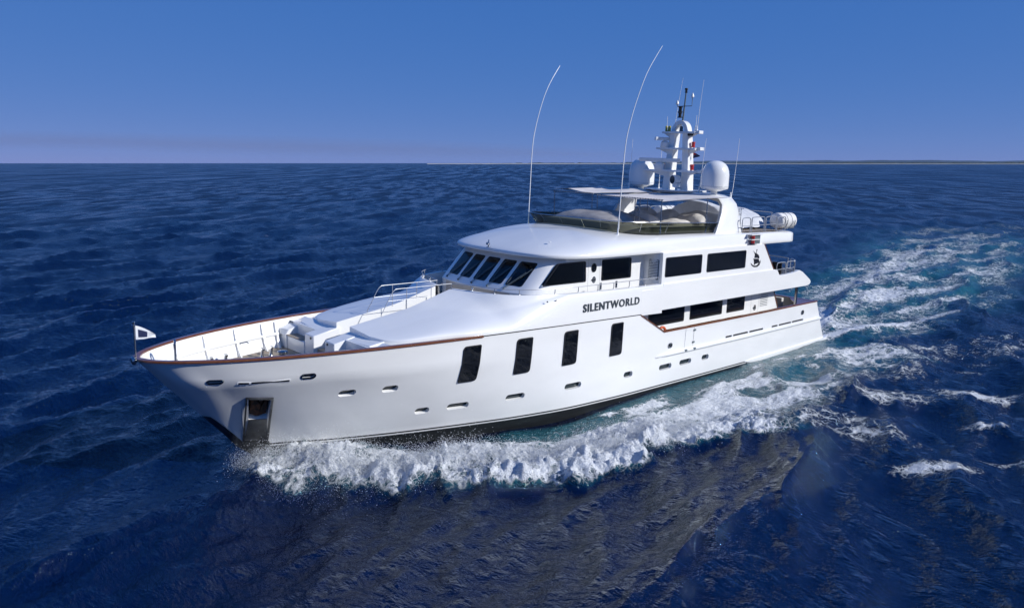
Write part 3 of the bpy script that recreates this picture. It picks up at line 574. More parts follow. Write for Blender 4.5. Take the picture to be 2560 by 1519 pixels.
# boarding-gate seams and hinges in the port side
for x, z0, z1 in ((24.13, 3.46, 4.40), (24.83, 3.46, 4.40)):
    mb = MB(); panel(mb, [(x-.006, z0), (x+.006, z0), (x+.006, z1), (x-.006, z1)], hfn, 0, .003, 1); mb.build('gate_seam', 'lamp_grey', YA)
for x, z in ((24.87, 4.25), (24.84, 3.64), (24.13, 3.33), (24.86, 3.33)):
    mb = MB(); panel(mb, [(x-.09, z-.045), (x+.09, z-.045), (x+.09, z+.045), (x-.09, z+.045)], hfn, 0, .03 if z > 3.5 else .13, 1); mb.build('hinge', 'lamp_grey', YA)
def lettering(name, body, size, loc, mat, width=None, extr=.02, off=.012, rotx=90, parent=YA, shear=0, spacing=1.0):
    cu = bpy.data.curves.new(name, 'FONT'); cu.body = body; cu.size = size; cu.extrude = extr; cu.offset = off; cu.shear = shear; cu.space_character = spacing; cu.resolution_u = 3
    tmp = bpy.data.objects.new('tmp', cu); COL.objects.link(tmp); dg = bpy.context.evaluated_depsgraph_get(); me = bpy.data.meshes.new_from_object(tmp.evaluated_get(dg)); bpy.data.objects.remove(tmp, do_unlink=True)
    co = np.array([v.co for v in me.vertices]); k = width/(co[:, 0].max()-co[:, 0].min()) if width else 1
    me.transform(Matrix.Diagonal((k, 1, 1, 1)) @ Matrix.Translation((-co[:, 0].min(), 0, 0))); me.materials.clear(); me.materials.append(M[mat])
    o = bpy.data.objects.new(name, me); COL.objects.link(o); o.parent = parent; o.matrix_local = Matrix.Translation(loc) @ Matrix.Rotation(rad(rotx), 4, 'X'); return o
lettering('name_lettering', 'SILENTWORLD', .47, (16.57, -4.168, 6.005), 'grey_letter', 3.74, .022, .008, spacing=1.16)
lettering('draught_mark', '10', .36, (19.86, -hull_y(20.1, 1.3)-.012, 1.28), 'white_paint', .5, .003, .004)

# --- bow well: deck, frames, fittings
mb = MB(); xs = np.linspace(.35, 6.6, 26); g = [[(x, s*max(hull_y(x, 4.5)-.16, .02), 4.512) for s in np.linspace(-1, 1, 9)] for x in xs]; mb.grid(g); mb.build('foredeck', 'teak_deck', YA, 0)
for sg in (-1, 1):
    for x in (1.75, 3.02, 4.38, 5.62, 6.25):
        mb = MB(); g = []
        for z in np.linspace(4.5, 5.5, 6):
            y = hull_y(x, z)-.165; d = np.interp(z, [4.5, 5.5], [.20, .09]); tx = (rail_y(x+.1)-rail_y(x-.1))/.2
            g.append([(x-.03, sg*(y-tx*.03), z), (x-.03+d*tx*.7, sg*(y-.0-d), z), (x+.03+d*tx*.7, sg*(y-d), z), (x+.03, sg*(y+tx*.03), z)])
        mb.grid(g); mb.build('bulwark_frame', 'white_paint', YA, 30)
    mb = MB(); pts = [(x, sg*(hull_y(x, 5.05)-.23), 5.04) for x in np.linspace(.9, 6.35, 24)]; mb.tube(pts, .065, 8); mb.build('stringer', 'white_paint', YA)
mb = MB(); mb.tube([(0.02, 0, 5.40), (0.0, 0, 6.72)], .026, 10); mb.lathe([(.0, 0), (.07, .0), (.07, .02), (.035, .03), (.035, .10), (.05, .11), (.05, .13), (0, .135)], (0, 0, 6.62), n=12); JS = mb.build('jackstaff', 'stainless', YA)
mb = MB(); mb.tube(smooth_path([(1.22, -.07, 4.5), (1.22, -.07, 5.75), (1.24, -.06, 5.93), (1.25, 0, 5.99), (1.26, .06, 5.93), (1.28, .07, 5.75), (1.28, .07, 4.5)], 5), .034, 10); mb.tube([(1.22, -.07, 5.72), (1.28, .07, 5.72)], .03, 8); mb.build('bow_hoop', 'stainless', YA)
mb = MB(); mb.lathe([(.11, 0), (.15, .05), (.12, .12), (.05, .14)], (0.0, 0, 5.50), (-1, 0, -.2), 14); mb.build('bow_roller', 'stainless', YA)
for x, y, s in ((5.18, .25, 1.0), (5.55, -.25, .82)):
    mb = MB(); mb.lathe([(.20*s, 0), (.20*s, .06), (.13*s, .10), (.10*s, .24*s), (.12*s, .36*s), (.19*s, .42*s), (.19*s, .50*s), (.12*s, .52*s), (0, .53*s)], (x, y, 4.52), n=18); mb.build('capstan', 'stainless', YA)
mb = MB()
for x, y in ((4.45, .2), (4.45, -.3)):
    mb.box(x-.22, x+.22, y-.14, y+.14, 4.52, 4.62); mb.lathe([(.13, -.1), (.13, -.06), (.07, -.04), (.07, .04), (.13, .06), (.13, .10)], (x, y, 4.74), (0, 1, 0), 16); mb.lathe([(.05, 0), (.05, .12)], (x-.1, y+.2, 4.72), (0, 1, 0), 10)
WL = mb.build('windlass', 'stainless', YA, 30)
mb = MB()
for y in (.2, -.3): mb.tube(smooth_path([(4.2, y, 4.56), (3.6, y*1.1, 4.55), (3.1, y*1.4, 4.54), (2.6, y*1.6, 4.53)], 4), .03, 6)
mb.build('chain', 'rust_steel', WL)
mb = MB(); mb.tube([(4.1, .45, 4.6), (4.7, .48, 4.62), (5.0, .1, 4.57), (4.8, -.5, 4.57)], .035, 8); mb.build('hydraulic_hose', 'red_plastic', WL)
for sg in (-1, 1):
    for x, y in ((2.95, 1.35), (3.55, 1.50), (5.02, 1.62), (5.43, 1.72)):
        mb = MB(); mb.lathe([(.09, 0), (.075, .03), (.06, .1), (.06, .30)], (x, sg*y, 4.515), (.12, 0, 1), 12); mb.obox((x+.04, sg*y, 4.84), (.03, .13, 0), (.05, -.01, 0), (0, 0, .025)); mb.build('mooring_bitt', 'stainless', YA, 30)
# steps in front of the trunk: mirrored moulded boxes with a notch and a teak seat
for sg in (-1, 1):
    Y_ = lambda *p: [(x, sg*y, z) for x, y, z in p]
    mb = MB()
    def bx(x0, x1, y0, y1, z0, z1, dx=0): mb.add(Y_((x0, y0, z0), (x0+dx, y0, z1), (x1, y0, z0), (x1, y0, z1), (x0, y1, z0), (x0+dx, y1, z1), (x1, y1, z0), (x1, y1, z1)), [(0, 2, 3, 1), (4, 5, 7, 6), (0, 1, 5, 4), (2, 6, 7, 3), (0, 4, 6, 2), (1, 3, 7, 5)])
    mb.add(Y_((6.53, .42, 4.5), (6.53, 1.10, 4.5), (6.53, 1.10, 5.36), (6.53, .42, 5.37), (7.7, .42, 4.5), (7.7, 1.1, 4.5), (7.7, 1.1, 5.60), (7.7, .42, 5.60)), [(0, 1, 2, 3), (4, 7, 6, 5), (0, 3, 7, 4), (1, 5, 6, 2), (3, 2, 6, 7), (0, 4, 5, 1)])
    bx(6.50, 7.9, 1.10, 2.45, 4.5, 5.02); bx(6.46, 7.9, 2.45, 2.90, 4.5, 5.02)
    mb.add(Y_((6.44, 2.55, 5.0), (6.44, 2.98, 5.0), (6.44, 3.05, 5.24), (6.62, 2.55, 5.24), (7.7, 2.55, 5.0), (7.7, 3.1, 5.0), (7.7, 3.25, 5.56), (7.7, 2.55, 5.56)), [(0, 1, 2, 3), (4, 7, 6, 5), (0, 3, 7, 4), (1, 5, 6, 2), (3, 2, 6, 7), (0, 4, 5, 1)])
    mb.add(Y_((6.98, 1.1, 5.0), (6.98, 2.55, 5.0), (7.12, 2.55, 5.50), (7.02, 1.1, 5.44), (7.75, 1.1, 5.0), (7.75, 2.55, 5.0), (7.75, 2.55, 5.58), (7.75, 1.1, 5.60)), [(0, 1, 2, 3), (4, 7, 6, 5), (0, 3, 7, 4), (1, 5, 6, 2), (3, 2, 6, 7), (0, 4, 5, 1)])
    o = mb.build('deck_step', 'white_paint', YA, 30, bevel=.025)
    mb = MB(); mb.extrude(Y_((6.50, 1.5, 5.024), (6.50, 2.54, 5.024), (6.96, 2.54, 5.024), (6.96, 1.2, 5.024), (6.75, 1.2, 5.024)), (0, 0, .025)); mb.build('teak_seat', 'teak_deck', o)
    for y, z in ((.62, 5.26), (.62, 4.64), (1.7, 4.75)): mb = MB(); mb.lathe([(.05, 0), (.05, .02), (.03, .025)], (6.53, sg*y, z), (-1, 0, 0), 12); mb.build('fitting', 'black_trim', o)
    # ledge round the foot of the trunk
    mb = MB(); xs = np.linspace(7.0, 11.2, 12); g = [[(x, sg*y, 5.46+.01*(x-7)) for y in np.linspace(.9, max(rail_y(x)-.14, 1), 8)] for x in xs]; mb.grid(g); g2 = [[(7.0, sg*y, z) for y in np.linspace(.9, 2.9, 8)] for z in (5.46, 4.5)]; mb.grid(g2); mb.build('trunk_ledge', 'white_paint', YA, 30)

# --- foredeck trunk and wing bulwark: one smooth moulding per side
CRY = [(.48, 12.40), (1.48, 12.72), (2.44, 13.02), (2.9, 13.30), (3.25, 13.70), (3.55, 14.25), (3.75, 14.9), (3.9, 15.6), (3.98, 16.5), (4.02, 18), (4.03, 22.1)]
OUT = [(7.56, 1.9), (7.66, 2.30), (7.9, 2.72), (8.3, 3.04), (9.1, 3.36), (9.9, 3.60), (11.0, 3.88), (12.0, 3.985), (13, 4.05), (14, 4.092), (16, 4.15), (22.1, 4.165)]
NEX = [(7.5, 9), (9, 7), (10, 5.0), (11.3, 3.3), (12.5, 2.5), (13.5, 2.4), (14.6, 2.6), (16, 3.2), (18, 4.6), (20, 8), (22.1, 14)]
def crest_x(y): return T(CRY, y)
def trunk_h(x, y):
    za = 5.79+(x-7.56)*.162-.085*(y-.48); zb = 6.84-(.287+.09*(y-.48))*(T(CRY, y)-x); k = .05
    h = np.clip(.5+.5*(zb-za)/k, 0, 1); return min(za*(1-h)+zb*h+k*h*(1-h), float(np.interp(x, [12, 15, 17, 20], [6.84, 6.84, 6.80, 6.76])))
def trunk_g(sg):
    xs = np.concatenate([np.linspace(7.56, 8.4, 7), np.linspace(8.6, 12.3, 17), np.linspace(12.45, 16.5, 26), np.linspace(17, 22.05, 9)])
    CR = np.array(CRY); g = []
    for x in xs:
        yi = .48 if x <= 12.4 else float(pchip(CR[:, 1], CR[:, 0], x)); yo = float(T(OUT, x)); n = float(T(NEX, x))
        zo = float(np.interp(x, [7.5, 10.2, 11.3, 22], [5.55, 5.58, rail_z(11.3)+.02, 5.5])) if x < 11.3 else float(rail_z(x))+.02
        r = []
        if x <= 12.4: r.append((x, sg*yi, 4.7))
        else: r.append((x, sg*yi, float(trunk_h(x, yi))))
        for a in np.linspace(0, 1, 27):
            if n > 6: a = 1-(1-a)**1.0
            q = a*math.pi/2; y = yi+(yo-yi)*math.sin(q)**(2/n); H_ = float(trunk_h(x, y)); z = zo+(H_-zo)*max(math.cos(q), 0)**(2/n)
            r.append((x, sg*y, z))
        r.append((x, sg*(yo-.004), zo-.25 if x < 11 else zo-.06))
        g.append(r)
    return g
for sg in (-1, 1):
    g = trunk_g(sg); mb = MB(); mb.grid(g); mb.f.append(tuple(range(len(g[0])))); mb.m.append(0)
    o = mb.build('foredeck_trunk', 'white_paint', YA, 50, merge=True)
    # inboard face of the wing bulwark and the walk behind it
    mb = MB(); CR = np.array(CRY); xs = np.concatenate([np.linspace(12.41, 16.5, 26), np.linspace(17, 22.0, 8)]); g = []
    for x in xs:
        yi = float(pchip(CR[:, 1], CR[:, 0], x)); z = float(trunk_h(x, yi)); nx_ = .16; e = .05
        dx = e; dy = float(pchip(CR[:, 1], CR[:, 0], min(x+e, 22)))-float(pchip(CR[:, 1], CR[:, 0], max(x-e, 12.4))); v = Vector((-dy, -2*dx, 0)).normalized() if True else 0
        a = (x+.10*abs(v.x), yi-.14*abs(v.y), z)
        g.append([(x, sg*yi, z), (x+.03*abs(v.x), sg*(yi-.04), z+.012), (a[0], sg*a[1], z), (a[0]+.02, sg*(a[1]-.01), 5.88)])
    mb.grid(g); mb.build('wing_bulwark', 'white_paint', YA, 45)
    mb = MB(); mb.grid([[(x, sg*y, 5.90+.004*k) for k, y in enumerate((3.0, 3.5, 3.95))] for x in np.linspace(13.6, 22, 6)]); mb.grid([[(x, sg*y, 5.896) for y in (0, 1, 2, 3.2)] for x in (12.3, 13, 14.6)]); mb.build('side_deck', 'teak_deck', YA, 0)
# centre walkway and steps between the two halves of the trunk
mb = MB()
for x0, x1, z in ((6.7, 7.9, 4.86), (7.9, 8.9, 5.16), (8.9, 10.3, 5.48), (10.3, 10.75, 5.60), (10.75, 11.2, 5.70), (11.2, 12.45, 5.89)): mb.box(x0, x1, -.478, .478, 4.6, z)
mb.build('walkway', 'teak_deck', YA, 0)
# hand rails either side of the steps
for sg in (-1, 1):
    y = .50*sg
    mb = MB(); mb.tube(smooth_path([(8.96, y, 6.03), (8.97, y, 6.12), (9.10, y, 6.32), (9.42, y, 6.86), (9.58, y, 7.02), (9.72, y, 7.05), (10.2, y, 7.05), (11.4, y, 7.05), (12.42, y, 7.05)], 5), .0145, 8); mb.tube([(9.28, y, 6.60), (11.36, y, 6.60)], .010, 8)
    o = mb.build('step_rail', 'rail_steel', YA)
    for x, z in ((10.15, 6.17), (11.36, 6.47), (12.4, 6.84)): mb = MB(); mb.tube([(x, y, z), (x, y, 7.05)], .014, 8); mb.lathe([(.05, 0), (.04, .02), (.02, .03)], (x, y, z), n=10); mb.build('stanchion', 'rail_steel', o)
    # rail along the wing bulwark, round the front and aft along the side
    CR = np.array(CRY); xs = np.concatenate([np.linspace(12.42, 16.5, 24), np.linspace(17, 21.9, 8)])
    def cz(x): yi = float(pchip(CR[:, 1], CR[:, 0], x)); return yi, float(trunk_h(x, yi))
    pts = [(12.42, sg*.5, 7.05)]+[(x+.03, sg*(cz(x)[0]-.06), 7.06) for x in xs[1:]]; pts += [(22.02, sg*3.96, 7.03), (22.05, sg*3.96, 6.95), (22.05, sg*3.96, 6.76)]
    mb = MB(); mb.tube(smooth_path(pts, 2), .017, 8); o = mb.build('wing_rail', 'rail_steel', YA)
    for x in (12.72, 13.05, 13.72, 15.2, 16.45, 17.64, 18.68, 19.75, 20.86): yi, z = cz(x); mb = MB(); mb.tube([(x+.03, sg*(yi-.06), z-.02), (x+.03, sg*(yi-.06), 7.06)], .018, 8); mb.lathe([(.045, 0), (.035, .03), (.02, .05)], (x+.03, sg*(yi-.06), z), n=10); mb.build('stanchion', 'rail_steel', o)
    mb = MB(); mb.lathe([(0, -.045), (.04, -.02), (.045, .02), (.02, .05)], (12.74, sg*1.46, 6.93), n=12); mb.build('step_lamp', 'deck_white', o)
# small vent covers below the port rail
for x in (14.55, 15.05): mb = MB(); mb.lathe([(.035, 0), (.035, .02), (.01, .025)], (x, -float(T(OUT, x))+.10, 6.62), (-.35, -1, .3), 12); mb.build('vent_plug', 'black_trim', YA)

# --- wheelhouse
def xf(z): return 14.295+(z-6.993)*.998 if z > 6.72 else 14.05
def wh_plan(z, n=40, yw=3.2):
    x0 = xf(z); pts = []
    for y in np.linspace(0, 2.46, 14): pts.append((x0+.034*y*y+.0025*y**4, y))
    xa, ya = pts[-1]; c = .78
    for a in [k/11 for k in range(1, 12)]:            # rounded quarter to the side wall
        b0 = Vector((xa, ya)); b1 = Vector((xa+.16, yw-.03)); b2 = Vector((xa+.98, yw)); q = b0*(1-a)**2+2*a*(1-a)*b1+b2*a*a; pts.append((q.x, q.y))
    pts.append((21.95, yw)); return pts
def wh_build():
    g = []
    for z in (5.88, 6.3, 6.70, 6.74, 6.95, 7.3, 7.65, 8.0, 8.2):
        h = wh_plan(z); g.append([(x, -y, z) for x, y in h[::-1]]+[(x, y, z) for x, y in h[1:]])
    mb = MB(); gi = [[(x+.10*max(0, 1-abs(y)/3.2)+.02, y*.97, z) for x, y, z in r] for r in g]
    mb.grid(g); mb.grid(gi); n0 = len(g)*len(g[0]); K = len(g[0]); Lr = len(g)-1
    for j in range(K-1):
        mb.f += [(j, j+1, n0+j+1, n0+j), (Lr*K+j, Lr*K+j+1, n0+Lr*K+j+1, n0+Lr*K+j)]; mb.m += [0, 0]
    for i in range(Lr):
        mb.f += [(i*K, (i+1)*K, n0+(i+1)*K, n0+i*K), (i*K+K-1, (i+1)*K+K-1, n0+(i+1)*K+K-1, n0+i*K+K-1)]; mb.m += [0, 0]
    nn = len(g[0])-1
    for i in range(2):
        for j in range(nn): mb.m[i*nn+j] = 1 if 13 < j < nn-13 else 0
    return mb.build('wheelhouse', ['white_paint', 'cream_paint'], YA, 30)
WH = wh_build()
def cut_through(o, solids):
    c = MB()
    for p, v in solids: c.extrude(p, v)
    c = c.build('cutter', 'black_trim', YA, 0); md = o.modifiers.new('cut', 'BOOLEAN'); md.operation = 'DIFFERENCE'; md.object = c; md.solver = 'EXACT'
    dg = bpy.context.evaluated_depsgraph_get(); me = bpy.data.meshes.new_from_object(o.evaluated_get(dg)); o.modifiers.clear(); n = len(me.polygons)
    if n > len(o.data.polygons)*.8: o.data = me; me.shade_smooth(); me.set_sharp_from_angle(angle=rad(30))
    bpy.data.objects.remove(c, do_unlink=True); print('cut', o.name, n)
def wsfn(y, z, d): ay = abs(y); return (xf(z)+.034*y*y+.0025*ay**4-.71*d, y-.0*d, z+.70*d)
WSB = [(2.434, 1.584), (1.39, .629), (.398, -.398), (-.629, -1.39), (-1.584, -2.434)]
SIDE_W = [[(15.05, 7.085), (15.93, 7.99), (17.65, 7.99), (17.72, 7.075)], [(18.72, 7.045), (18.72, 7.98), (20.77, 7.98), (20.80, 7.045)]]
cut_through(WH, [prism_on(wsfn, rounded([(a-.05, 7.89), (b_+.05, 7.89), (b_+.05, 7.035), (a-.05, 7.035)], .07, 4), -.3, .25) for a, b_ in WSB]+[prism_on(sfn(3.2), scaled(rounded(w_, .09, 4), .055), -.25, .25) for w_ in SIDE_W])
for (ya, yb) in WSB:
    po = rounded([(ya, 7.93), (yb, 7.93), (yb, 6.995), (ya, 6.995)], .09, 4)
    mb = MB(); ring(mb, po, scaled(po, .055), wsfn, -.02, .012); o = mb.build('windscreen_window', 'black_trim', YA, 40)
    mb = MB(); pg = scaled(po, .05); c_ = np.mean(pg, 0); mb.grid([[wsfn(*(c_+(np.array(p)-c_)*s_), .004) for p in pg] for s_ in (1, .6, .3, .001)], False, True); mb.build('pane', 'tinted_glass', o, 60)
    y0 = ya*.35+yb*.65 if False else ya-.12
    mb = MB(); a = wsfn(ya-.10, 6.86, .05); b_ = wsfn(yb+.18, 7.52, .06); mb.tube([a, b_], .014, 6); mb.tube([wsfn(ya-.16, 6.86, .04), wsfn(yb+.12, 7.50, .06)], .009, 6); mb.lathe([(.045, 0), (.045, .06), (.02, .07)], wsfn(ya-.12, 6.84, 0), (-.7, 0, .7), 10); mb.tube([wsfn(yb+.05, 7.68, .035), wsfn(yb+.30, 7.30, .035)], .012, 6); mb.build('wiper', 'lamp_grey', o)
def window_on(fn, corners, r=.09, parent=YA, name='side_window', fr=.045, mat='dark_glass', pr=.02):
    po = rounded(corners, r, 4); mb = MB(); panel(mb, po, fn, -.01, pr, 2); o = mb.build(name, 'black_trim', parent, 40)
    mb = MB(); panel(mb, scaled(po, fr), fn, 0, pr+.006, 2); mb.build('pane', mat, o, 60); return o
ws = sfn(3.2)
for w_ in SIDE_W:
    po = rounded(w_, .09, 4); mb = MB(); ring(mb, po, scaled(po, .06), ws, -.02, .015); o = mb.build('side_window', 'black_trim', YA, 40)
    mb = MB(); pg = scaled(po, .05); mb.f.append(tuple(range(len(pg)))); mb.m.append(0); mb.v += [ws(*p, .004) for p in pg]; mb.build('pane', 'tinted_glass', o, 0)
# side door with its oval light and round handle recess
mb = MB(); D_ = [(17.86, 6.0), (18.64, 6.0), (18.60, 8.10), (17.83, 8.10)]; ring(mb, D_, scaled(D_, .018), ws, 0, .004); dr = mb.build('side_door', 'lamp_grey', YA)
el = [(18.20+.17*math.cos(a), 7.665+.20*math.sin(a)) for a in np.linspace(0, 2*math.pi, 25)[:-1]]
mb = MB(); panel(mb, el, ws, 0, .02, 1); mb.build('door_window', 'black_trim', dr); mb = MB(); panel(mb, scaled(el, .03), ws, 0, .026, 1); mb.build('door_pane', 'dark_glass', dr)
def handle_recess(fn, x, z, parent, s=1.0):
    el = [(x+.13*s*math.cos(a), z+.15*s*math.sin(a)) for a in np.linspace(0, 2*math.pi, 21)[:-1]]; mb = MB(); panel(mb, el, fn, 0, .006, 1); o = mb.build('handle', 'stainless', parent); mb = MB(); panel(mb, [(x-.17*s, z-.02), (x+.05*s, z-.02), (x+.05*s, z+.02), (x-.17*s, z+.02)], fn, 0, .05, 1); mb.build('lever', 'black_trim', parent)
handle_recess(ws, 18.24, 7.13, dr)
for x in (17.9, 18.95): mb = MB(); mb.extrude([(x, -3.86, 6.80), (x+.12, -3.86, 6.80), (x+.12, -3.86, 7.10), (x, -3.86, 7.10)], (0, .03, 0)); mb.build('gangway_socket', 'stainless', YA)

# --- full-beam upper saloon: sides, forward bulkhead with louvre, aft overhang
SAL = [(20.45, 5.52), (35.95, 5.56), (36.22, 5.60), (36.36, 5.70), (36.36, 5.80), (36.24, 5.92), (35.3, 6.42), (34.90, 6.55), (34.3, 6.45), (33.45, 6.41), (32.68, 6.40), (32.40, 6.72), (32.09, 6.77), (22.05, 6.77), (22.05, 6.60), (20.45, 6.60)]
for sg in (-1, 1):
    mb = MB(); mb.extrude([(x, sg*4.165, z) for x, z in SAL], (0, -sg*.22, 0)); mb.build('upper_topside', 'white_paint', YA, 30, bevel=.02)
    mb = MB(); po = [(21.95, 6.70), (32.10, 6.76), (30.88, 8.22), (21.95, 8.22)]; mb.extrude([(x, sg*4.10, z) for x, z in po], (0, -sg*.16, 0)); o = mb.build('saloon_wall', 'white_paint', YA, 30, bevel=.012)
    mb = MB(); mb.extrude([(32.11, sg*4.12, 6.77), (32.06, sg*4.12, 6.77), (30.85, sg*4.12, 8.22), (30.90, sg*4.12, 8.22)], (0, -sg*.20, 0)); mb.build('edge_trim', 'varnished_teak', o)
    mb = MB(); g = []
    for z in (5.9, 6.6, 7.2, 8.2): g.append([(21.75, sg*(3.19), z)]+[(21.72+.10*t+.33*t**4, sg*(3.2+.9*t), z) for t in np.linspace(0, 1, 12)])
    mb.grid(g); bh = mb.build('forward_bulkhead', 'white_paint', YA, 40)
    if sg < 0:
        lv = lambda a, z, d: (21.72+.10*a+.33*a**4-d, -(3.2+.9*a), z)
        mb = MB(); panel(mb, rounded([(.30, 6.93), (.80, 6.93), (.80, 7.88), (.30, 7.88)], .06, 4), lv, -.01, .008, 3); lo = mb.build('louvre', 'lamp_grey', YA)
        for k in range(12): z = 6.98+.074*k; mb = MB(); panel(mb, [(.34, z), (.76, z), (.76, z+.045), (.34, z+.045)], lv, 0, .035, 2); mb.build('slat', 'white_paint', lo)
sw = sfn(4.10)
window_on(sw, [(22.177, 7.06), (22.177, 7.985), (25.11, 7.985), (25.11, 7.06)], .10)
window_on(sw, [(25.565, 7.06), (25.565, 7.985), (29.10, 7.985), (29.10, 7.06)], .10)
# emblem: a small ship under two sails
lg = lambda a, b_, d: (a, -4.10-d, b_)
def plate(poly, name, parent, mat='black_trim'): mb = MB(); mb.extrude([(a, -4.104, b_) for a, b_ in poly], (0, -.012, 0)); return mb.build(name, mat, parent, 0)
EM = plate([(29.62, 7.28), (29.72, 7.16), (29.88, 7.07), (30.05, 7.03), (30.25, 7.03), (30.38, 7.08), (30.48, 7.20), (30.52, 7.32), (30.47, 7.33), (30.40, 7.20), (30.28, 7.12), (30.08, 7.10), (29.90, 7.13), (29.76, 7.20)], 'ship_emblem', YA)
plate([(29.78, 7.91), (29.98, 7.80), (30.20, 7.73), (30.36, 7.65), (30.44, 7.54), (30.42, 7.47), (30.2, 7.52), (30.0, 7.52), (29.95, 7.53), (29.98, 7.70), (29.90, 7.82)], 'sail', EM)
plate([(29.86, 7.50), (30.02, 7.48), (30.25, 7.47), (30.41, 7.44), (30.44, 7.34), (30.40, 7.24), (30.28, 7.22), (30.1, 7.20), (29.98, 7.14), (29.96, 7.28), (29.92, 7.40)], 'sail', EM)
plate([(30.10, 7.76), (30.12, 7.76), (30.13, 7.98), (30.20, 7.96), (30.13, 7.94), (30.11, 7.98)], 'pennant', EM)
plate([(30.30, 7.03), (30.50, 7.10), (30.60, 7.25), (30.58, 7.38), (30.55, 7.25), (30.46, 7.13), (30.28, 7.0)], 'keel_line', EM)
# upper deck slab, soffit and aft apron
mb = MB(); mb.box(20.4, 35.9, -3.95, 3.95, 5.60, 5.88); mb.build('upper_deck', 'deck_white', YA, 0)
mb = MB(); g = []
for y in np.linspace(-4.0, 4.0, 21):
    b_ = .55*(1-(y/4.0)**2); g.append([(33.0, y, 5.56), (35.9+b_, y, 5.56), (36.2+b_, y, 5.62), (36.34+b_, y, 5.75), (36.22+b_, y, 5.92), (34.9+b_, y, 6.54), (34.82+b_, y, 6.54), (34.82+b_, y, 5.9)])
mb.grid(g); mb.build('aft_apron', 'white_paint', YA, 40)
mb = MB(); mb.box(29.6, 29.75, -3.94, 3.94, 5.88, 8.2); mb.build('saloon_aft_wall', 'dark_glass', YA, 0)
def hoop_rail(pts_list, name='aft_rail', parent=YA, r=.026):
    for pts, mid in pts_list:
        mb = MB(); mb.tube(smooth_path(pts, 5), r, 8)
        if mid: mb.tube(mid, r*.7, 8)
        mb.build(name, 'rail_steel', parent)
def hoop(a, b_, z0, z1, mid=.45):
    a = Vector(a); b_ = Vector(b_); d = (b_-a).normalized()*.12; A = lambda p, z: (p.x, p.y, z)
    return ([A(a, z0), A(a, (z0+z1)/2), A(a, z1-.13), A(a+d, z1), A(b_-d, z1), A(b_, z1-.13), A(b_, (z0+z1)/2), A(b_, z0)], [A(a, z0+(z1-z0)*mid), A(b_, z0+(z1-z0)*mid)])
hoop_rail([hoop((32.52, -4.03), (33.48, -4.03), 6.40, 7.08), hoop((33.58, -4.03), (34.52, -4.03), 6.42, 7.08), hoop((34.62, -3.95), (35.2, -3.4), 6.5, 7.12), hoop((35.25, -3.2), (35.4, -1.4), 6.5, 7.12), hoop((35.42, -1.2), (35.42, 1.2), 6.5, 7.12), hoop((35.4, 1.4), (35.25, 3.2), 6.5, 7.12), hoop((32.5, 4.03), (34.4, 4.03), 6.42, 7.08)])

# --- main deck house behind the side decks
mb = MB(); mb.extrude([(20.3, -3.3, 3.4), (34.62, -3.3, 3.4), (34.47, -3.3, 4.15), (33.60, -3.3, 5.60), (20.3, -3.3, 5.60)], (0, .12, 0)); mb.build('main_deck_wall', 'white_paint', YA, 0)
mb = MB(); mb.extrude([(20.3, 3.18, 3.4), (34.62, 3.18, 3.4), (34.47, 3.18, 4.15), (33.60, 3.18, 5.60), (20.3, 3.18, 5.60)], (0, .12, 0)); mb.build('main_deck_wall', 'white_paint', YA, 0)
mb = MB(); mb.extrude([(34.49, -3.33, 4.12), (34.44, -3.33, 4.12), (33.56, -3.33, 5.60), (33.61, -3.33, 5.60)], (0, .16, 0)); mb.build('edge_trim', 'varnished_teak', YA)
mb = MB(); mb.box(32.6, 32.72, -3.18, 3.18, 3.5, 5.6); mb.build('aft_bulkhead', 'dark_glass', YA, 0)
mb = MB(); mb.box(20.3, 20.42, -4.1, 4.1, 3.5, 5.6); mb.build('forward_bulkhead', 'white_paint', YA, 0)
mw = sfn(3.3)
for x0, x1 in ((22.18, 25.10), (25.60, 28.51), (28.97, 30.70)):
    window_on(mw, [(x0, 4.53), (x0, 5.52), (x1, 5.52), (x1, 4.53)], .06)
mb = MB(); D_ = [(31.40, 3.6), (32.2, 3.6), (32.2, 5.5), (31.40, 5.5)]; ring(mb, D_, scaled(D_, .015), mw, 0, .004); dr2 = mb.build('main_deck_door', 'lamp_grey', YA); handle_recess(mw, 31.83, 4.53, dr2, 1.1)
mb = MB(); panel(mb, [(32.3, 4.5), (33.2, 4.5), (33.2, 5.42), (32.3, 5.42)], mw, 0, .004, 1); lo = mb.build('louvre', 'deck_white', YA)
for k in range(9): mb = MB(); panel(mb, [(32.36, 4.56+.095*k), (33.14, 4.56+.095*k), (33.14, 4.585+.095*k), (32.36, 4.585+.095*k)], mw, 0, .016, 1); mb.build('slat', 'lamp_grey', lo)
mb = MB(); mb.grid([[(x, y, 3.508) for y in (-3.9, 0, 3.9)] for x in (20.5, 30, 37.4)]); mb.build('main_deck', 'teak_deck', YA, 0)
# aft cockpit: sofa and quarter bulwarks with teak caps
mb = MB(); mb.box(36.2, 37.1, -2.2, 2.2, 3.5, 3.95); mb.box(36.85, 37.1, -2.2, 2.2, 3.95, 4.45); mb.build('cockpit_sofa', 'canvas_beige', YA, 30, bevel=.05)
for sg in (-1, 1):
    mb = MB(); mb.extrude([(35.6, sg*3.9, 4.4), (37.3, sg*3.9, 4.42), (37.3, sg*2.6, 4.42), (37.0, sg*2.6, 4.42)], (0, 0, .06)); mb.build('quarter_cap', 'varnished_teak', YA)
    mb = MB(); mb.box(35.2, 35.35, sg*3.9-.05, sg*3.9+.05, 3.5, 5.6); mb.build('deck_pillar', 'stainless', YA)
mb = MB(); mb.extrude([(37.35, y, 4.43) for y in (-4.0,)]+[(37.72, -4.0, 4.43), (37.72, 4.0, 4.43), (37.35, 4.0, 4.43)], (0, 0, .06)); mb.build('transom_cap', 'varnished_teak', YA)
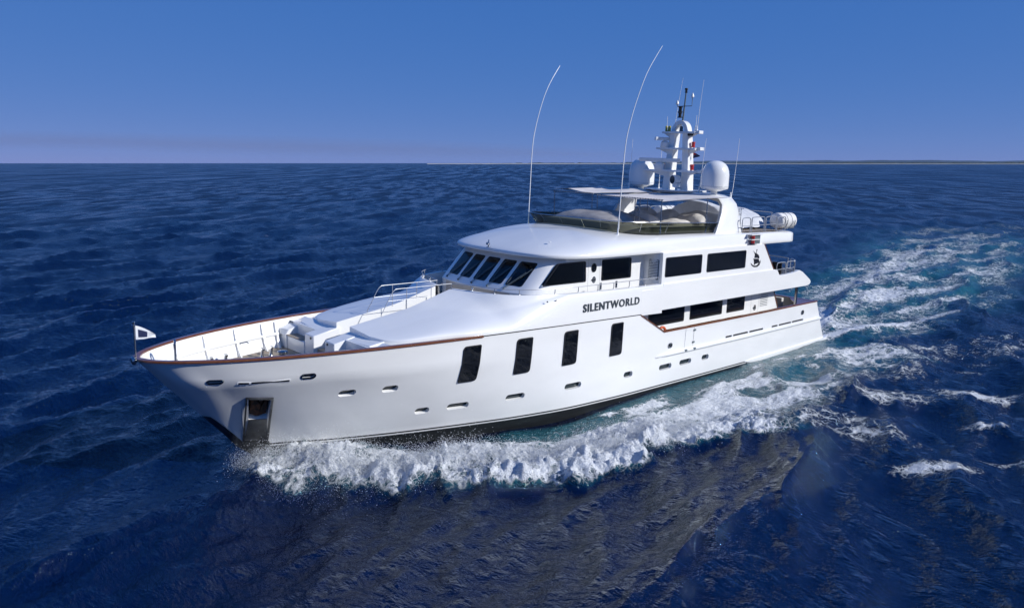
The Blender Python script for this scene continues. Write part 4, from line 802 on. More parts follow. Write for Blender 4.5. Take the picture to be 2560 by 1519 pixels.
# --- roof and flying-bridge deck
def roof_outline():
    q = [(14.92, 0), (14.92, .7), (14.95, 1.4), (15.05, 2.0), (15.24, 2.6), (15.54, 3.05), (15.95, 3.4), (16.5, 3.68), (17.2, 3.87), (18.0, 3.97)]
    q = [(v.x, v.y) for v in smooth_path([(a, b_, 0) for a, b_ in q], 4)]
    q += [(x, 3.97) for x in np.linspace(18, 33.4, 26)]+[(33.9, 3.96), (34.25, 3.90), (34.38, 3.72), (34.42, 3.3), (34.46, 2.2), (34.5, 1.1), (34.5, 0)]
    return q
def roof_build():
    O = roof_outline(); full = [(x, -y) for x, y in O]+[(x, y) for x, y in O[::-1]][1:-1]
    HT = [(14.5, 9.2), (19.4, 9.22), (21, 9.19), (24, 9.06), (27, 8.93), (28.5, 8.88), (34.5, 8.80)]
    NN = [(14.4, 1.30), (16.5, 1.5), (18, 2.0), (20, 2.7), (22, 3.2), (24, 4.4), (27, 8.5), (29, 13), (33.2, 13), (34.5, 7)]
    g = []
    def spine(x): return min(max(x, 19.4), 33.2)
    g.append([(x+(spine(x)-x)*.10*(0 if 19.4 <= x <= 33.2 else 1), y*.965, 8.185) for x, y in full])
    g.append([(x, y*.994, 8.20) for x, y in full]); g.append([(x-(.02 if x < 19 else 0), y*1.002, 8.26) for x, y in full]); g.append([(x, y, 8.335) for x, y in full])
    for s in (.997, .99, .98, .965, .945, .92, .885, .84, .78, .70, .6, .48, .34, .18, 0.0):
        r = []
        for x, y in full:
            cx = spine(x); H_ = float(T(HT, x)) if x > 19.4 else 9.22; n = float(T(NN, x)); px = cx+(x-cx)*s; py = y*s
            if x > 33.2: n = 9
            z = 8.335+(H_-8.335)*max(1-s**n, 0)**(1/n)
            r.append((px, py, z))
        g.append(r)
    mb = MB(); mb.grid(g, False, True)
    o = mb.build('roof', 'white_paint', YA, 45, merge=True)
    mb = MB(); mb.grid([[(x*1.0, y*.966, 8.19) for x, y in full], [(24+(x-24)*.02, y*.02, 8.192) for x, y in full]], False, True); mb.build('soffit', 'deck_white', o, 0)
    return o
ROOF = roof_build()
mb = MB(); mb.grid([[(x, y, 8.895-.008*(x-28.5)) for y in (-3.7, -1, 1, 3.7)] for x in (28.6, 31, 33.6)]); mb.build('boat_deck', 'teak_deck', YA, 0)
mb = MB(); mb.lathe([(.10, 0), (.10, .02), (.03, .04), (.03, .14)], (14.78, -.05, 8.40), n=12); mb.lathe([(.05, -.02), (.06, .12), (.0, .14)], (14.80, -.05, 8.56), (-1, 0, .15), 12); mb.lathe([(.035, 0), (.02, .14)], (14.80, -.02, 8.60), (.1, 0, 1), 8); mb.build('horn', 'stainless', YA)
mb = MB(); mb.lathe([(.06, 0), (.06, .015), (.015, .02)], (16.3, -2.3, 8.79), (-.2, -.25, 1), 12); mb.build('deck_filler', 'deck_white', YA)
# tinted wind screen with its rail
SB = [(20.0, 0, 9.15), (20.0, 1.1, 9.15), (20.06, 1.9, 9.13), (20.32, 2.6, 9.08), (20.95, 3.05, 9.04), (22, 3.32, 9.0), (24, 3.42, 8.97), (26.75, 3.46, 8.90)]
ST = [(19.60, 0, 9.63), (19.60, 1.2, 9.63), (19.68, 2.1, 9.63), (19.98, 2.85, 9.62), (20.75, 3.32, 9.60), (22, 3.54, 9.55), (24, 3.62, 9.49), (27.05, 3.60, 9.42)]
def both(P): return [(x, -y, z) for x, y, z in P[::-1]]+P[1:]
sb = smooth_path(both(SB), 6); st_ = smooth_path(both(ST), 6)
mb = MB(); mb.grid([[a-Vector((0, 0, .12)) for a in sb], [(a+b_)/2 for a, b_ in zip(sb, st_)], st_]); SCN = mb.build('wind_screen', 'smoked_screen', YA, 60)
mb = MB(); mb.tube(st_, .024, 8); mb.build('top_rail', 'stainless', SCN)
mb = MB(); mb.tube([p+Vector((0, 0, .005)) for p in sb], .022, 6); mb.build('sill', 'black_trim', SCN)
for k in range(2, len(sb)-1, 7):
    a, b_ = sb[k], st_[k]; d = Vector((a.x-23.5, a.y*1.5, 0)).normalized()*.015; mb = MB(); mb.tube([a+d, b_+d], .012, 6); mb.build('screen_stay', 'stainless', SCN)
# coaming inside the screen
ci = [p*1 for p in sb]; ins = [Vector((p.x+.28*max(0, 1-max(0, p.x-20.6)/1.0), p.y*.955, p.z)) for p in sb]
mb = MB(); mb.grid([[p-Vector((0, 0, .10)) for p in ins], [p+Vector((0, 0, .33)) for p in ins], [Vector((p.x+.35*max(0, 1-max(0, p.x-20.8)/1.0), p.y*.88, p.z+.36)) for p in ins], [Vector((p.x+.36*max(0, 1-max(0, p.x-20.8)/1.0), p.y*.87, p.z-.1)) for p in ins]]); mb.build('bridge_coaming', 'deck_white', YA, 40)
# radar arch
def arch():
    path = [(-3.56, 8.70, 26.62, 29.45), (-3.54, 8.95, 26.88, 29.22), (-3.48, 9.4, 27.16, 29.12), (-3.40, 9.9, 27.46, 29.06), (-3.28, 10.28, 27.66, 29.02), (-3.05, 10.52, 27.72, 28.98), (-2.7, 10.62, 27.70, 28.95), (-2.0, 10.71, 27.66, 28.95), (-1.0, 10.79, 27.62, 28.96), (0, 10.81, 27.60, 28.98)]
    full = path+[(-y, z, a, b_) for y, z, a, b_ in path[-2::-1]]; g = []; n = len(full)
    for i, (y, z, a, b_) in enumerate(full):
        p = full[max(i-1, 0)]; q = full[min(i+1, n-1)]; t = Vector((0, q[0]-p[0], q[1]-p[1])).normalized(); nn = Vector((0, -t.z, t.y)); h = .10 if abs(y) < 2.7 else .13
        c = Vector((0, y, z)); r = []
        for x, s in ((a, .55), (a+.10, 1), (b_-.10, 1), (b_, .5), (b_, -.5), (b_-.1, -1), (a+.1, -1), (a, -.55)): v = c+nn*h*s; r.append((x, v.y, v.z))
        g.append(r)
    mb = MB(); mb.grid(g, False, True); return mb.build('radar_arch', 'white_paint', YA, 40)
ARCH = arch()
mb = MB(); mb.extrude([(x, y, 10.86) for x, y in rounded([(27.2, -1.5), (29.2, -1.5), (29.2, 1.5), (27.2, 1.5)], .4, 4)], (0, 0, .05)); mb.build('mast_step', 'white_paint', ARCH, 30)
def dome(y):
    mb = MB(); mb.lathe([(.17, -.22), (.17, .0), (.30, .02), (.62, .12), (.69, .15), (.705, .20), (.715, .24), (.715, .28), (.712, .85), (.68, 1.08), (.60, 1.28), (.47, 1.44), (.30, 1.54), (.12, 1.585), (.0, 1.59)], (28.26, y, 10.93), n=40); o = mb.build('satellite_dome', 'white_paint', YA, 30)
    mb = MB(); mb.lathe([(.7165, .26), (.7185, .265), (.7165, .27)], (28.26, y, 10.93), n=40); mb.build('seam', 'lamp_grey', o); return o
dome(-2.41); dome(2.41)
# signal mast: two raked legs joined by an arch, three pairs of arms
MX = 28.4
mast = empty('signal_mast', Matrix.Identity(4)); mast.parent = YA
def leg(sg):
    P_ = [(10.82, .60, .54), (11.9, .57, .50), (13.0, .49, .45), (13.78, .405, .42), (14.02, .40, .40)]; g = []
    for z, y, w_ in P_: r = [(MX-w_/2*1.1, sg*(y-.2*w_/.5), z), (MX-w_/2*1.1, sg*(y+.2*w_/.5), z), (MX+w_/2, sg*(y+.2*w_/.5), z), (MX+w_/2, sg*(y-.2*w_/.5), z)]; g.append(r)
    mb = MB(); mb.grid(g, False, True); mb.build('mast_leg', 'white_paint', mast, 20)
leg(-1); leg(1)
mb = MB(); g = []
for a in np.linspace(0, math.pi, 17): r = []; c, s = math.cos(a), math.sin(a); g.append([(MX-.2, .52*c, 13.98+.60*s), (MX+.2, .52*c, 13.98+.60*s), (MX+.2, .32*c, 13.98+.40*s), (MX-.2, .32*c, 13.98+.40*s)])
mb.grid(g, False, True); mb.build('top_arch', 'white_paint', mast, 40)
def arm(z, yl, yr, d=.5, th=.10, fx=-.1):
    mb = MB(); mb.extrude([(x, y, z-th) for x, y in rounded([(MX+fx-d/2-.1, yr), (MX+fx+d/2, yr), (MX+fx+d/2, yl), (MX+fx-d/2-.1, yl)], .10, 3)], (0, 0, th))
    for s, y in ((1, yl), (-1, yr)): mb.extrude([(MX+fx-.05, y*.97, z-th), (MX+fx-.05, s*.55, z-th), (MX+fx-.05, s*.55, z-th-.28)], (.12, 0, 0))
    return mb.build('crosstree', 'white_paint', mast, 25)
arm(13.99, 1.05, -1.12, .40); arm(13.13, 1.32, -1.26, .55); arm(11.95, 1.95, -1.38, .70, .10, -.25)
mb = MB()
for z, y in ((13.99, -1.2), (13.13, -1.33), (11.95, -1.45)): mb.box(MX-.28, MX+.10, y-.12, y+.12, z-.12, z+.05)
mb.build('light_box', 'white_paint', mast, 0, bevel=.02)
# top pole with lights and weather heads
mb = MB(); mb.tube([(MX, -.02, 14.5), (MX+.02, -.10, 16.1)], [.05, .035], 8); mb.tube([(MX, .41, 15.42), (MX, .40, 15.33), (MX, -.54, 15.33), (MX, -.54, 15.8)], .02, 6); TP = mb.build('top_pole', 'lamp_grey', mast)
for y, z in ((.41, 15.42), (-.54, 15.76)): mb = MB(); mb.lathe([(.05, 0), (.09, .03), (.085, .06), (.05, .2), (.02, .24)], (MX, y, z), n=12); mb.build('gps_head', 'white_paint', mast)
mb = MB(); mb.lathe([(.05, 0), (.09, .03), (.06, .06), (.06, .14), (.09, .17), (.08, .24), (.04, .25)], (MX+.02, -.10, 16.02), n=12); mb.build('all_round_light', 'black_trim', mast)
for z in (14.72, 15.02): mb = MB(); mb.lathe([(.13, 0), (.13, .04), (.085, .06), (.085, .22), (.12, .24), (.12, .28), (.05, .29)], (MX-.12, .10, z), n=14); mb.build('masthead_light', 'black_trim', mast)
mb = MB(); mb.lathe([(.11, 0), (.11, .05), (.09, .08), (.09, .22), (.07, .28), (0, .30)], (MX-.05, 0, 13.99), n=14); mb.build('steaming_light', 'lamp_grey', mast)
for z, y, x in ((12.0, .86, .0), (11.98, -.80, 0.05), (13.17, -.78, .05)): mb = MB(); mb.lathe([(.10, 0), (.11, .03), (.09, .05), (.09, .22), (.11, .24), (.10, .29), (.05, .30)], (MX+x, y, z), n=12); mb.build('red_light', 'red_plastic', mast)
# open-array radars
def radar(x, y, z, L, ang, s=1.0):
    mb = MB(); mb.lathe([(.24*s, 0), (.26*s, .04), (.24*s, .30*s), (.18*s, .36*s), (.10*s, .40*s)], (x, y, z), n=16); o = mb.build('radar', 'white_paint', mast, 40)
    d = Vector((math.cos(ang), math.sin(ang), 0)); n = Vector((-d.y, d.x, 0)); c = Vector((x, y, z+.50*s)); g = []
    for t in (-L/2, -L/2+.12, L/2-.12, L/2): w_ = .10*s if abs(t) > L/2-.06 else .14*s; g.append([c+d*t+n*a+Vector((0, 0, b_)) for a, b_ in ((-w_, -.09*s), (w_*.8, -.10*s), (w_, 0), (w_*.8, .10*s), (-w_*.6, .10*s))])
    mb = MB(); mb.grid(g, False, True); mb.f += [tuple(range(5)), tuple(15+k for k in range(5))]; mb.m += [0, 0]; mb.build('scanner', 'white_paint', mast, 30)
radar(27.75, .85, 11.96, 2.2, rad(118), 1.0); radar(28.05, .80, 13.14, 1.25, rad(160), .9)
# searchlight
mb = MB(); mb.lathe([(.07, 0), (.07, .14), (.16, .16), (.16, .22)], (27.85, -.30, 10.88), n=12); mb.box(27.7, 28.0, -.46, -.14, 11.05, 11.25); SL = mb.build('searchlight', 'white_paint', mast, 30)
mb = MB(); mb.lathe([(.12, -.24), (.22, -.18), (.245, .10), (.25, .22), (.22, .22)], (27.78, -.28, 11.45), (-.75, .25, -.02), 8); mb.build('lamp_housing', 'white_paint', mast, 20)
mb = MB(); mb.lathe([(.215, 0), (.215, .02), (.0, .03)], tuple(Vector((27.78, -.28, 11.45))+Vector((-.75, .25, -.02)).normalized()*.205), (-.75, .25, -.02), 18); mb.build('lens', 'port_glass', mast, 30)
mb = MB()
for y, x in ((.95, .0), (.85, .1), (.75, .05)): mb.lathe([(.055, 0), (.055, .28), (.03, .31)], (MX-.1+x, y, 13.99), n=10)
mb.build('signal_horns', 'yellow_plastic', mast)
mb = MB()
for y in (-.66, -.80): mb.lathe([(.06, -.02), (.06, .12), (.045, .12)], (MX-.18, y, 13.82), (-1, 0, 0), 12)
mb.build('camera_heads', 'black_trim', mast)
# whip aerials
def whip(pts, r0, r1, name='whip_aerial', foot=True):
    p = smooth_path(pts, 6); mb = MB(); mb.tube(p, list(np.linspace(r0, r1, len(p))), 6)
    if foot: mb.lathe([(.07, 0), (.06, .05), (.035, .12), (.03, .3)], pts[0], n=10)
    return mb.build(name, 'white_paint', YA)
whip([(20.0, 2.94, 9.02), (20.05, 2.95, 10.6), (20.12, 2.96, 12.75), (20.35, 3.0, 13.9), (20.8, 3.02, 15.2), (21.3, 3.05, 16.1), (21.95, 3.08, 16.95)], .030, .011)
whip([(20.0, -2.94, 9.02), (20.05, -2.95, 10.6), (20.15, -2.96, 12.9), (20.4, -2.98, 14.1), (20.85, -3.0, 15.3), (21.4, -3.0, 16.35), (22.3, -3.0, 17.5)], .030, .011)
whip([(28.4, .98, 14.0), (28.4, 1.0, 14.8)], .014, .012); whip([(28.4, .50, 14.1), (28.42, .36, 15.4), (28.45, .19, 16.8)], .015, .008, foot=False); whip([(28.4, -.98, 14.0), (28.42, -1.05, 15.4), (28.45, -1.14, 16.65)], .015, .008); whip([(28.4, -.87, 14.0), (28.4, -.90, 14.85)], .016, .012)
whip([(29.3, 1.95, 10.85), (29.36, 1.97, 12.2), (29.42, 2.0, 13.45)], .016, .009); whip([(27.3, 2.5, 10.85), (27.3, 2.45, 12.1), (27.28, 2.41, 13.55)], .014, .008); whip([(28.2, -1.52, 10.85), (28.35, -1.52, 12.2), (28.5, -1.53, 13.65)], .016, .009); whip([(28.9, -3.02, 10.62), (28.98, -3.05, 10.9), (29.05, -3.1, 12.2), (29.1, -3.15, 13.68)], .016, .009)
# port sidelight box on the roof edge
mb = MB(); mb.extrude([(29.3, -3.95, 8.30), (30.2, -3.95, 8.30), (30.22, -3.95, 8.80), (29.25, -3.95, 8.80)], (0, -.06, 0)); NL = mb.build('sidelight_box', 'white_paint', YA, 30, bevel=.02)
mb = MB(); mb.box(29.62, 30.20, -4.2, -4.0, 8.28, 8.76); mb.build('screen_board', 'lamp_grey', NL, 0)
mb = MB(); mb.box(29.2, 30.25, -4.30, -3.98, 8.76, 8.80); mb.box(29.3, 30.05, -4.28, -3.98, 8.50, 8.54); mb.build('shelf', 'white_paint', NL, 0)
for z in (8.32, 8.56): mb = MB(); mb.lathe([(.09, 0), (.09, .17), (.05, .18)], (29.55, -4.17, z), n=12); mb.build('red_light', 'red_plastic', NL)
# awning over the flying bridge: two laced panels on poles
def awning(y0, y1, zs, sag, name, seed):
    g = []
    for u in np.linspace(0, 1, 25):
        r = []
        for v in np.linspace(0, 1, 15):
            x = 22.35+(27.75-22.35)*u; y = y0+(y1-y0)*v
            z = np.interp(u, [0, 1], zs)+.06*math.sin(2.2*math.pi*u+seed)*math.sin(math.pi*v)-sag*math.sin(math.pi*v)*math.sin(math.pi*min(u*1.2, 1))
            z += .03*math.sin(9*v+3*u+seed)+.05*(y-.6)*(1-.6*u)*(1 if y > .6 else .35)
            sc = .06*abs(math.sin(10*math.pi*v))*(u < .01)+.0
            r.append((x+sc+.10*math.sin(math.pi*v)*(1-u)*0, y, z))
        g.append(r)
    mb = MB(); mb.grid(g); mb.grid([[(p[0], p[1], p[2]-.012) for p in r] for r in g]); return mb.build(name, 'awning_cloth', AW, 60)
AW = empty('bridge_awning', BM); tag(AW, 'off-white laced awning stretched on poles over the flying bridge', 'awning')
awning(-3.62, .55, (10.60, 10.72), .10, 'cloth_panel', .4); awning(.72, 3.55, (10.66, 10.78), .06, 'cloth_panel', 2.0)
for y0, y1, x in ((-3.62, .55, 22.33), (.72, 3.55, 22.33)):
    mb = MB(); mb.tube([(x, y0, 10.60 if y0 < 0 else 10.66), (x, y1, 10.60 if y0 < 0 else 10.66)], .016, 6); n = 26
    for k in range(n): y = y0+(y1-y0)*(k+.5)/n; mb.box(x-.01, x+.05, y-.035, y+.035, (10.58 if y0 < 0 else 10.64), (10.63 if y0 < 0 else 10.69))
    mb.build('lacing', 'canvas_grey', AW, 0)
for x, y, z0, z1 in ((22.35, -3.52, 9.0, 10.60), (22.35, -1.95, 9.1, 10.58), (22.35, -2.25, 9.1, 10.58), (22.35, .45, 9.1, 10.60), (22.35, .8, 9.1, 10.66), (22.35, 3.45, 9.0, 10.66), (26.1, -3.50, 8.9, 10.66), (26.6, .6, 9.0, 10.70)):
    mb = MB(); mb.tube([(x+.03, y, z0), (x, y, z1)], .026, 8); mb.build('pole', 'stainless', AW)
# rails of the boat deck
hoop_rail([hoop((28.95, -3.82), (29.75, -3.82), 8.88, 9.62), hoop((29.9, -3.82), (31.15, -3.82), 8.88, 9.64), hoop((31.3, -3.82), (32.4, -3.82), 8.88, 9.64), hoop((32.5, -3.82), (33.4, -3.82), 8.86, 9.6)], 'boat_deck_rail')
hoop_rail([hoop((28.9, 3.82), (29.9, 3.82), 8.88, 9.75), hoop((30.0, 3.82), (31.0, 3.82), 8.88, 9.75), hoop((31.1, 3.82), (32.4, 3.82), 8.88, 9.7), hoop((34.0, -2.6), (34.05, -.8), 8.84, 9.75), hoop((34.05, -.6), (34.0, 2.6), 8.84, 9.7)], 'boat_deck_rail')
mb = MB()
for y in (-3.5, -3.62): mb.tube([(29.1, y, 8.9), (29.05, y, 10.1), (29.3, y, 10.1)], .022, 6)
for z in (9.2, 9.5, 9.8): mb.tube([(29.08, -3.5, z), (29.08, -3.62, z)], .016, 6)
mb.build('boat_deck_ladder', 'stainless', YA)

# ------------------------------------------------------------------ things carried on board
def raft(loc, label):
    r = empty('life_raft', BM @ Matrix.Translation(loc)); tag(r, label, 'life raft', 'life raft canisters on the top deck')
    mb = MB(); pr = []
    for k, x in enumerate(np.linspace(-.78, .78, 33)): e = min((.78-abs(x))/.10, 1); pr.append((.43*math.sqrt(max(1-(1-e)**2, .0)) * (1.035 if (k % 8) in (3, 4, 5) else 1), x))
    mb.lathe(pr, (0, 0, 0), (1, -.06, 0), 26); mb.build('canister', 'canvas_white', r, 40)
    a = Vector((1, -.06, 0)); n = Vector((.06, 1, 0))
    for t in (-.22, .22):
        mb = MB(); c = a*t; mb.tube([c+(n*math.cos(q)+Vector((0, 0, 1))*math.sin(q))*.452 for q in np.linspace(0, 2*math.pi, 25)[:-1]], .012, 6, True); mb.build('strap', 'lamp_grey', r)
    mb = MB()
    for t in (-.40, .40): c = a*t; mb.tube([c+n*.5+Vector((0, 0, .05)), c+n*.46+Vector((0, 0, -.35)), c+Vector((0, 0, -.47)), c-n*.46+Vector((0, 0, -.35)), c-n*.5+Vector((0, 0, .05))], .022, 6)
    mb.tube([a*.40+n*.46-Vector((0, 0, .4)), a*-.40+n*.46-Vector((0, 0, .4))], .02, 6); mb.tube([a*.40-n*.46-Vector((0, 0, .4)), a*-.40-n*.46-Vector((0, 0, .4))], .02, 6)
    mb.build('cradle', 'stainless', r); return r
raft((33.95, -3.38, 9.34), 'white ribbed life raft canister at the aft corner of the top deck, nearest the camera')
raft((31.5, 3.0, 9.36), 'white life raft canister at the far side rail behind the covered seats')
def lump(name, x0, x1, y0, y1, z0, z1, mat, label, cat='cover', fold=.05, seed=0, shape=3.0, tilt=0, group=None):
    g = []; nx_, ny_ = 22, 18
    for i in range(nx_+1):
        r = []
        for j in range(ny_+1):
            u, v = i/nx_*2-1, j/ny_*2-1; e = max(1-abs(u)**shape, 0)**(1/shape)*max(1-abs(v)**shape, 0)**(1/shape)
            x = (x0+x1)/2+(x1-x0)/2*u; y = (y0+y1)/2+(y1-y0)/2*v
            z = z0+(z1+tilt*u-z0)*e+fold*e*(float(vnoise(np.array([x*2.3+seed]), np.array([y*2.3]), seed)[0])*2-1)+fold*.5*e*math.sin(7*u+4*v+seed)
            r.append((x, y, z))
        g.append(r)
    mb = MB(); mb.grid(g); o = mb.build(name, mat, None, 70); o.matrix_world = BM; tag(o, label, cat, group); return o
lump('console_cover', 20.55, 24.1, -2.2, 2.6, 9.0, 9.93, 'canvas_grey', 'grey-brown fabric cover domed over the flying bridge console', fold=.03, seed=3, shape=2.4)
lump('seat_cover', 23.75, 24.75, -1.9, .2, 9.0, 9.80, 'canvas_white', 'white cover draped over the helm seats behind the console', fold=.10, seed=5)
lump('sunpad_cover', 24.2, 26.2, -3.0, -1.5, 9.0, 9.52, 'canvas_beige', 'beige cover on the low sunpad just inside the dark screen', fold=.06, seed=8)
lump('settee_cover', 26.3, 27.7, .4, 1.6, 9.0, 9.86, 'canvas_white', 'crumpled white cover on the left of two settees amidships on the bridge', fold=.10, seed=9)
lump('settee_cover', 26.6, 28.0, -.9, .3, 9.0, 9.80, 'canvas_white', 'crumpled white cover on the settee nearest the middle awning pole', fold=.10, seed=12)
lump('table_cover', 26.6, 29.2, -2.9, -1.0, 9.0, 9.84, 'canvas_beige', 'long beige cover over the dining table beside the port arch leg', fold=.07, seed=15)
# covered tender on the boat deck
def tender():
    g = []
    for u in np.linspace(0, 1, 40):
        x = 29.4+4.7*u; r = []; hw = np.interp(u, [0, .1, .6, .9, 1], [1.9, 2.2, 2.15, 1.8, 1.2]); top = np.interp(u, [0, .05, .3, .6, .85, .95, 1], [10.30, 10.34, 10.10, 9.88, 9.96, 9.85, 9.5])
        for v in np.linspace(-1, 1, 25):
            y = -.55+hw*v*1.05; a = abs(v); z = 8.98+(top-8.98)*(1-a**2.2)**.62+.05*math.sin(10*a+6*u)*a*(1-a)*2+.02*math.sin(23*u+9*v)
            r.append((x, y, z))
        g.append(r)
    mb = MB(); mb.grid(g); r0 = g[-1]; c = (34.15, -.55, 9.0); k = len(mb.v); mb.v.append(c); o_ = (len(g)-1)*25; mb.f += [(o_+j, o_+j+1, k) for j in range(24)]; mb.m += [0]*24
    k = len(mb.v); mb.v.append((29.4, -.55, 9.0)); mb.f += [(j, j+1, k) for j in range(24)]; mb.m += [0]*24
    return mb
TE = empty('covered_tender', BM); tag(TE, 'small boat under a sagging grey-white cover on the top deck aft of the arch', 'tender')
tender().build('boat_cover', 'sheet_grey', TE, 70)
mb = MB(); mb.box(30.2, 30.4, -2.4, .2, 8.87, 9.1); mb.box(33.0, 33.2, -2.2, 0, 8.85, 9.1); mb.build('chock', 'black_trim', TE)
# dark chairs on the upper aft deck
def chair(loc, rz, label):
    r = empty('deck_chair', BM @ Matrix.Translation(loc) @ Matrix.Rotation(rz, 4, 'Z')); tag(r, label, 'chair', 'dark chairs on the upper aft deck')
    mb = MB(); mb.box(-.28, .28, -.28, .28, .40, .48); mb.build('seat', 'dark_wicker', r, 30, bevel=.03)
    mb = MB(); mb.extrude([(.24, -.28, .46), (.36, -.26, 1.02), (.31, -.26, 1.04), (.19, -.28, .46)], (0, .55, 0)); mb.build('backrest', 'dark_wicker', r, 30, bevel=.02)
    for s in (-1, 1):
        mb = MB(); mb.tube([(-.26, s*.29, 0), (-.27, s*.30, .66), (.30, s*.30, .70)], .03, 6); mb.build('arm', 'dark_wicker', r)
    for x in (-.25, .25):
        for y in (-.25, .25): mb = MB(); mb.tube([(x, y, 0), (x, y, .42)], .025, 6); mb.build('leg', 'dark_wicker', r)
    return r
for (x, y, a, l) in ((33.0, -3.35, 0, 'dark wicker chair right behind the forward hoop of the port aft rail'), (33.95, -3.2, .3, 'dark wicker chair right behind the second hoop of the port aft rail'), (33.0, -1.9, 2.6, 'dark wicker chair deeper in the deck, nearest the teak-edged wall'), (34.2, -.9, -.4, 'dark wicker chair near the middle of the stern rail'), (33.3, .6, 2.9, 'dark wicker chair at the far side of the table on the upper deck')): chair((x, y, 5.89), a, l)
t = empty('deck_table', BM @ Matrix.Translation((33.55, -1.2, 5.89))); tag(t, 'dark table between the wicker chairs on the upper aft deck', 'table')
mb = MB(); mb.lathe([(.6, 0), (.62, .02), (.62, .05), (.6, .06)], (0, 0, .70), n=24); mb.build('table_top', 'dark_wicker', t); mb = MB(); mb.lathe([(.3, 0), (.28, .03), (.06, .06), (.06, .7)], n=16); mb.build('pedestal', 'dark_wicker', t)
# life buoy in the gate corner
lb = MB(); cc = Vector((22.62, -3.86, 4.33)); lb.tube([cc+Vector((.26*math.cos(a), .03*math.sin(a), .26*math.sin(a))) for a in np.linspace(0, 2*math.pi, 29)[:-1]], .065, 10, True); o = lb.build('life_buoy', 'orange_foam', None, 60); o.matrix_world = BM; tag(o, 'orange ring life buoy tucked in the forward corner of the teak rail', 'life buoy')
# flags
def flag(name, o, du, dv, nu, nv, mat, label, wave=.06, seed=0, emblem=None):
    g = []; o = Vector(o); du = Vector(du); dv = Vector(dv); n = du.cross(dv).normalized()
    for i in range(nu+1):
        r = []
        for j in range(nv+1):
            u, v = i/nu, j/nv; r.append(o+du*u+dv*v*(1-.45*u)+n*wave*math.sin(6.5*u+2.5*v+seed)*u+Vector((0, 0, -.16*u*u*(1-v))))
        g.append(r)
    root = empty(name, BM); mb = MB(); mb.grid(g); mb.build('cloth', mat, root, 70); tag(root, label, 'flag')
    if emblem: emblem(root, g, n)
    return root
def burgee_mark(root, g, n):
    for s in (1, -1):
        mb = MB(); mb.grid([[g[i][j]+n*.006*s for j in range(3, 11)] for i in range(2, 10)]); mb.build('emblem', 'flag_navy', root, 60)
flag('bow_flag', (.05, 0, 6.62), (.60, -.05, -.20), (0, 0, -.46), 16, 12, 'flag_white', 'small white flag with a dark emblem flying from the staff at the bow', .07, .5, burgee_mark)
def canton(root, g, n):
    for s in (1, -1):
        mb = MB(); mb.grid([[g[i][j]+n*.005*s for j in range(0, 4)] for i in range(0, 5)]); mb.build('canton', 'flag_red', root, 60)
flag('mast_flag', (28.5, -.78, 12.90), (.10, -.38, -.02), (0, 0, -.30), 10, 8, 'flag_navy', 'small dark blue flag with a red corner on the signal mast', .04, 1.1, canton)
# crew behind the windscreen
def person(loc, rz, label, arm_f=.35):
    root = empty('person', BM @ Matrix.Translation(loc) @ Matrix.Rotation(rz, 4, 'Z')); tag(root, label, 'person')
    me = bpy.data.meshes.new('body')       # faces -X; seated: pelvis at the origin
    V = [(0, 0, .0), (-.01, 0, .22), (0, 0, .42), (-.01, 0, .52), (-.03, 0, .60), (-.035, 0, .72), (-.02, 0, .80),
         (0, .19, .43), (-.08, .25, .16), (-.32, .18, .10), (-.40, .16, .11), (0, -.19, .43), (-.10, -.25, .17), (-.33, -.17, .14), (-.41, -.15, .15),
         (-.02, .11, -.02), (-.44, .13, .02), (-.46, .13, -.40), (-.58, .13, -.45), (-.02, -.11, -.02), (-.44, -.13, .02), (-.46, -.13, -.40), (-.58, -.13, -.45)]
    E_ = [(0, 1), (1, 2), (2, 3), (3, 4), (4, 5), (5, 6), (2, 7), (7, 8), (8, 9), (9, 10), (2, 11), (11, 12), (12, 13), (13, 14), (0, 15), (15, 16), (16, 17), (17, 18), (0, 19), (19, 20), (20, 21), (21, 22)]
    R_ = [.15, .14, .15, .06, .075, .10, .07, .065, .05, .038, .035, .065, .05, .038, .035, .10, .075, .05, .04, .10, .075, .05, .04]
    me.from_pydata(V, E_, []); o = bpy.data.objects.new('body', me); COL.objects.link(o); o.parent = root
    md = o.modifiers.new('skin', 'SKIN'); me.skin_vertices[0].data[0].use_root = True
    for k, r in enumerate(R_): me.skin_vertices[0].data[k].radius = (r, r*(1.15 if k in (1, 2) else 1))
    o.modifiers.new('sub', 'SUBSURF').levels = 1
    dg = bpy.context.evaluated_depsgraph_get(); m2 = bpy.data.meshes.new_from_object(o.evaluated_get(dg)); o.modifiers.clear(); o.data = m2
    m2.materials.clear(); m2.materials.append(M['skin']); m2.materials.append(M['shirt']); m2.materials.append(M['flag_navy'])
    for p in m2.polygons: c = p.center; p.material_index = 2 if c.z < .04 and not (c.z > 0 and abs(c.y) > .16) else (1 if c.z < .5 and not (c.x < -.24) else 0); p.use_smooth = True
    mb = MB(); mb.lathe([(.0, .11), (.06, .10), (.10, .05), (.112, -.01), (.10, -.06)], (0, 0, .76), (.25, 0, 1), 14); mb.build('hair', 'hair', root, 60)
    mb = MB(); mb.obox((-.145, 0, .69), (.02, 0, 0), (0, .014, 0), (0, 0, .03)); mb.build('nose', 'skin', root, 40)
    mb = MB(); mb.box(-.22, .28, -.27, .27, -.55, -.14); mb.box(.16, .28, -.27, .27, -.15, .5); return root, mb
